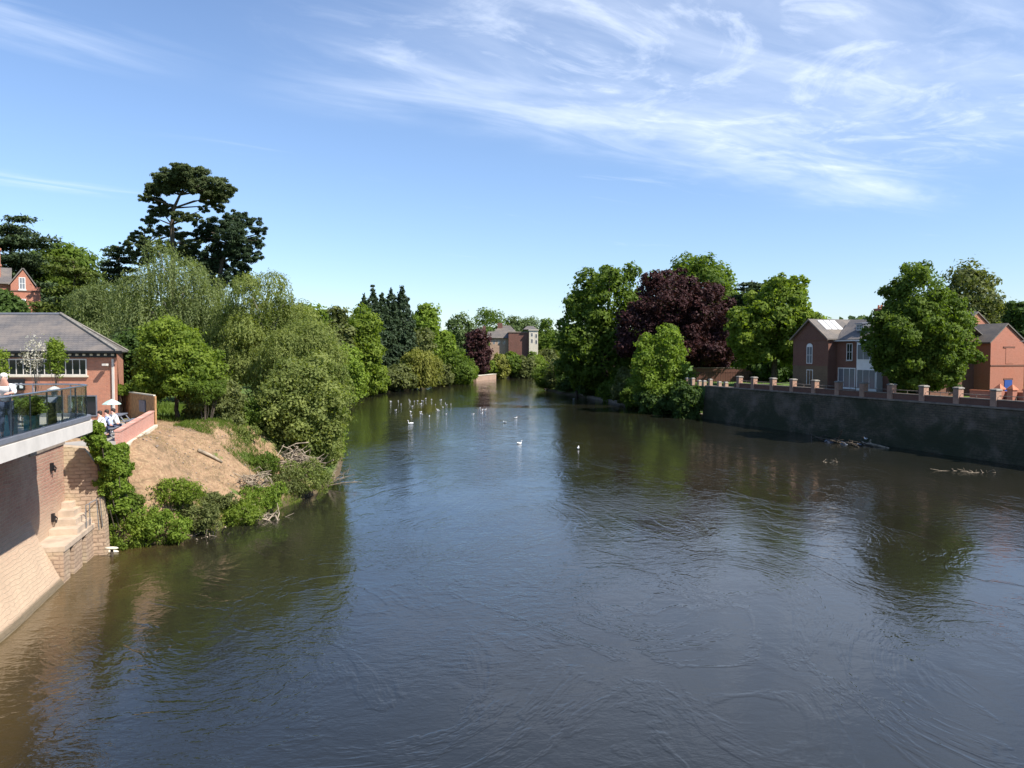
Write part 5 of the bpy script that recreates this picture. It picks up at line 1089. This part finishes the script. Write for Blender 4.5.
# ------------------------------------------------------------------ birds
def bird(name,loc,rz,sc_,label,cat,group,swan=False,parts=True):
    r=empty(name,loc,rz,label,cat,group); r.scale=(sc_,)*3
    if swan:
        V=[(0,0,.12),(-.32,0,.14),(-.55,0,.26),(.28,0,.14),(.42,0,.30),(.36,0,.55),(.42,0,.72),(.50,0,.74),(.60,0,.70)]; E=[(0,1),(1,2),(0,3),(3,4),(4,5),(5,6),(6,7),(7,8)]; Rr=[.22,.2,.05,.17,.065,.045,.045,.06,.03]
    else:
        V=[(0,0,.07),(-.14,0,.09),(-.26,0,.13),(.10,0,.10),(.14,0,.19),(.155,0,.23),(.20,0,.225)]; E=[(0,1),(1,2),(0,3),(3,4),(4,5),(5,6)]; Rr=[.08,.065,.02,.06,.035,.042,.022]
    skin_mesh('body',[Vector(v) for v in V],E,Rr,M['bird_white'],r)
    mb=MB(); k=2.6 if swan else 1
    for s in(-1,1): mb.ell((-.07*k,s*.062*k,.115*k if not swan else .24),(.15*k,.028*k,.05*k),10,6)
    mb.build('wings',M['bird_white' if swan else 'bird_grey'],r,True)
    mb=MB(); h=(.62,0,.69) if swan else (.20,0,.222); l=.12 if swan else .05; mb.tube([h,(h[0]+l,0,h[2]-.02)],[.022 if swan else .012,.004],6); mb.build('beak',M['beak'],r)
    return r
gl_=bird('gull',(0,0,0),0,1,'small pale gull floating in the scattered flock on the middle reach','gull','gulls floating in the flock on the river')
fl=[(50,102),(85,100),(98,115),(73,143),(135,92),(160,100),(190,113),(197,100),(150,125),(143,150),(145,168),(190,152),(192,162),(230,172),(268,140),(272,146),(283,95),(305,110),(293,130),(307,162),(330,115),(240,92),(258,116),(175,98),(140,100),(213,88),(433,162),(465,133),(477,143),(476,158),(490,140),(310,118)]
rnd=random.Random(5)
for i,(a,b_) in enumerate(fl):
    p=atz(380+a/4.655,380+b_/4.655,0.0); o=gl_ if i==0 else copy_tree(gl_)
    o.location=(p.x,p.y,-.01); o.rotation_euler=(0,0,rnd.uniform(0,6.28)); s=.9 if i not in(4,5,17,21,22,23,24,25) else .7; o.scale=(s,s,s)
sw=bird('swan',atz(410.5,424.3,0),R(190),.62,'white swan in front of the gull flock on the left of the river','swan',None,True)
bird('swan',atz(519.5,444,0),R(20),.45,'white swan alone on the middle of the river','swan',None,True)
bird('gull',atz(578.3,449.2,0),R(80),1.15,'lone white gull on the dark water right of mid river','gull',None)
bird('gull',atz(504.6,423,0),R(150),1.0,'lone gull between the flock and the mid river swan','gull',None)
bird('gull',atz(516,418.6,0),R(40),1.0,'lone gull farthest right in the upper flock','gull',None)
bird('gull',atz(573.5,399.6,0),R(40),1.0,'lone gull by the foot of the right bank','gull',None)

# ------------------------------------------------------------------ debris by the quay
rfz=empty('debris_raft',atz(838,443,0),UR,'raft of grey blue plastic sheet and flood debris caught against the quay wall','debris')
rng=np.random.default_rng(9); mb=MB(); n=12; vs=[(-2.6+5.0*i/n,-.6+1.2*j/4+rng.normal()*.05,-.02+.16*math.sin(i*1.3+j)+rng.normal()*.05-(.35 if j in(0,4) else 0)) for i in range(n+1) for j in range(5)]
mb.add(vs,[(i*5+j,(i+1)*5+j,(i+1)*5+j+1,i*5+j+1) for i in range(n) for j in range(4)]); mb.build('sheet',M['tarp'],rfz)
mb=MB()
for i in range(26):
    c=np.array([rng.uniform(-3.2,3.2),rng.normal()*.5,rng.uniform(0,.3)]); e=unit(rng.normal(size=(1,3))*np.array([1,.5,.15]))[0]*rng.uniform(.4,1.2); mb.tube([tuple(c-e),tuple(c+e)],[.06,.03],5)
mb.build('sticks',M['bark'],rfz)
pl_=empty('pale_log',atz(868,445.5,0),UR+R(185),'bleached forked tree stump lying against the quay beside the debris raft','driftwood')
mb=MB(); mb.tube([(-.3,0,.05),(.9,0,.1),(2.2,.1,0)],[.22,.14,.05],8); mb.tube([(.3,0,.05),(.1,.1,.35),(.2,.1,.55)],[.14,.10,.06],7); mb.tube([(-.2,0,.05),(-.7,0,.3)],[.12,.05],7); mb.build('limbs',M['dead'],pl_)
bird('gull',atz(866,446.5,0)+Vector((-.05,0,.62)),R(200),1.0,'gull perched on the bleached stump beside the quay','gull',None)
for i,(px,py,l) in enumerate(((832,462,'sticks breaking the surface left of the small gull group by the quay'),(962,471,'twigs breaking the surface near the right edge, left one'),(986,472.5,'twigs breaking the surface near the right edge, right one'))):
    rng=np.random.default_rng(500+i); mb=MB(); 
    for k in range(6): c=np.array([rng.normal()*.5,rng.normal()*.2,0]); e=np.array([rng.normal()*.4,rng.normal()*.2,.12+abs(rng.normal())*.1]); mb.tube([(0,0,-.06),tuple(c),tuple(c+e)],[.03,.025,.012],5)
    o=mb.build('floating_twigs',M['dead'],None); o.location=atz(px,py,0); tag(o,l,'twigs')

# ------------------------------------------------------------------ sky
SD=Vector((.85,-.53,0)).normalized(); EL=R(47)
w=bpy.data.worlds.new('World'); sc.world=w; w.use_nodes=True; nt=w.node_tree; bg=nt.nodes['Background']
sky=N(nt,'ShaderNodeTexSky'); sky.sky_type='NISHITA'; sky.sun_disc=False; sky.sun_elevation=EL; sky.sun_rotation=math.atan2(SD.x,SD.y)
sky.altitude=60; sky.air_density=1.0; sky.dust_density=0.3; sky.ozone_density=2.6
tc=N(nt,'ShaderNodeTexCoord'); sep=N(nt,'ShaderNodeSeparateXYZ'); L(nt,tc.outputs['Generated'],sep.inputs[0])
zc=math_(nt,'MAXIMUM',sep.outputs[2],0.06); X_=math_(nt,'DIVIDE',sep.outputs[0],zc); Y_=math_(nt,'DIVIDE',sep.outputs[1],zc)
A=math_(nt,'ADD',math_(nt,'MULTIPLY',X_,.79),math_(nt,'MULTIPLY',Y_,.61)); B=math_(nt,'ADD',math_(nt,'MULTIPLY',X_,-.61),math_(nt,'MULTIPLY',Y_,.79))
cv=N(nt,'ShaderNodeCombineXYZ'); L(nt,A,cv.inputs[0]); L(nt,B,cv.inputs[1])
def sn(scale,loc,detail,dist,rough=.6,rot=0):
    mp=N(nt,'ShaderNodeMapping',inp={'Scale':scale,'Location':loc,'Rotation':(0,0,R(rot))}); L(nt,cv.outputs[0],mp.inputs[0]); return noise(nt,mp.outputs[0],1.0,detail,rough,dist)
n1=sn((.6,2.0,1),(4.1,2.2,0),8,1.3,.55); n2=sn((.5,.9,1),(1.3,5.1,0),5,.6); n3=sn((2.5,7,1),(0,0,0),7,1.5,.65,12); n4=sn((1.3,1.6,1),(7,3,0),8,2.6,.62,-35)
def gaus(v,c,s):
    d_=math_(nt,'DIVIDE',math_(nt,'SUBTRACT',v,c),s); return math_(nt,'EXPONENT',math_(nt,'MULTIPLY',math_(nt,'MULTIPLY',d_,d_),-1.0))
Bw=math_(nt,'ADD',B,math_(nt,'MULTIPLY_ADD',n2,1.1,-.55))
streak=math_(nt,'MULTIPLY',gaus(Bw,2.62,.30),math_(nt,'MULTIPLY',ramp(nt,A,.9,1.6),ramp(nt,A,5.8,3.0,0,1)))
streak=math_(nt,'MULTIPLY',streak,ramp(nt,n1,.30,.70,.1,1.2))
band=math_(nt,'MULTIPLY',math_(nt,'MULTIPLY',ramp(nt,B,.3,.8),ramp(nt,B,2.8,2.2)),math_(nt,'MULTIPLY',ramp(nt,A,.6,1.7),ramp(nt,A,5.2,3.2)))
veil=math_(nt,'MULTIPLY',band,math_(nt,'ADD',math_(nt,'MULTIPLY',ramp(nt,n1,.30,.80),.8),math_(nt,'MULTIPLY',ramp(nt,n4,.46,.70),.75)))
veil=math_(nt,'ADD',veil,math_(nt,'MULTIPLY',band,.34))
lt=math_(nt,'MULTIPLY',gaus(Bw,2.72,.22),gaus(A,.3,.35)); lt2=math_(nt,'MULTIPLY',gaus(Bw,5.35,.18),gaus(A,.5,.7))
lt=math_(nt,'MULTIPLY',math_(nt,'ADD',lt,lt2),ramp(nt,n1,.38,.62))
gen=math_(nt,'MULTIPLY',ramp(nt,n1,.55,.80),math_(nt,'MULTIPLY',ramp(nt,n2,.5,.7),.35))
r2=math_(nt,'MULTIPLY',math_(nt,'MULTIPLY',gaus(Bw,2.62,.22),gaus(A,4.8,.7)),ramp(nt,n1,.34,.62,.1,.42))
cl=math_(nt,'ADD',math_(nt,'ADD',math_(nt,'MULTIPLY',streak,.36),math_(nt,'MULTIPLY',veil,.36)),math_(nt,'ADD',math_(nt,'MULTIPLY',lt,.38),math_(nt,'ADD',gen,r2)))
cl=math_(nt,'MULTIPLY',cl,math_(nt,'MULTIPLY_ADD',n3,.6,.7)); cl=math_(nt,'MINIMUM',cl,.8)
cl=math_(nt,'MULTIPLY',cl,ramp(nt,sep.outputs[2],.05,.13))
skyt=mixc(nt,1.0,sky.outputs[0],mixc(nt,ramp(nt,sep.outputs[2],0.0,0.32),(0.80,0.86,1.0),(0.98,1.0,1.08)),'MULTIPLY'); skyc=mixc(nt,cl,skyt,(6.3,6.9,8.0))
L(nt,skyc,bg.inputs[0]); bg.inputs[1].default_value=0.10
sun=bpy.data.lights.new('sun','SUN'); sun.energy=4.9; sun.angle=R(.53); sun.color=(1,.945,.86); so=bpy.data.objects.new('sun',sun); COL.objects.link(so)
sdir=Vector((SD.x*math.cos(EL),SD.y*math.cos(EL),math.sin(EL))); so.rotation_euler=sdir.to_track_quat('Z','Y').to_euler(); so.location=(60,-40,80)
# camera
cam=bpy.data.cameras.new('camera'); co=bpy.data.objects.new('camera',cam); COL.objects.link(co); sc.camera=co
co.location=(0,0,H); co.rotation_euler=(math.pi/2-PITCH,0,0); cam.sensor_width=36; cam.lens=F/1024*36; cam.clip_start=.1; cam.clip_end=6000
sc.view_settings.view_transform='Standard'; sc.view_settings.look='None'; sc.view_settings.exposure=0.85; sc.view_settings.gamma=1
cy=sc.cycles; cy.max_bounces=6; cy.diffuse_bounces=3; cy.glossy_bounces=3; cy.transmission_bounces=4; cy.transparent_max_bounces=4; cy.use_denoising=True; cy.caustics_reflective=False; cy.caustics_refractive=False
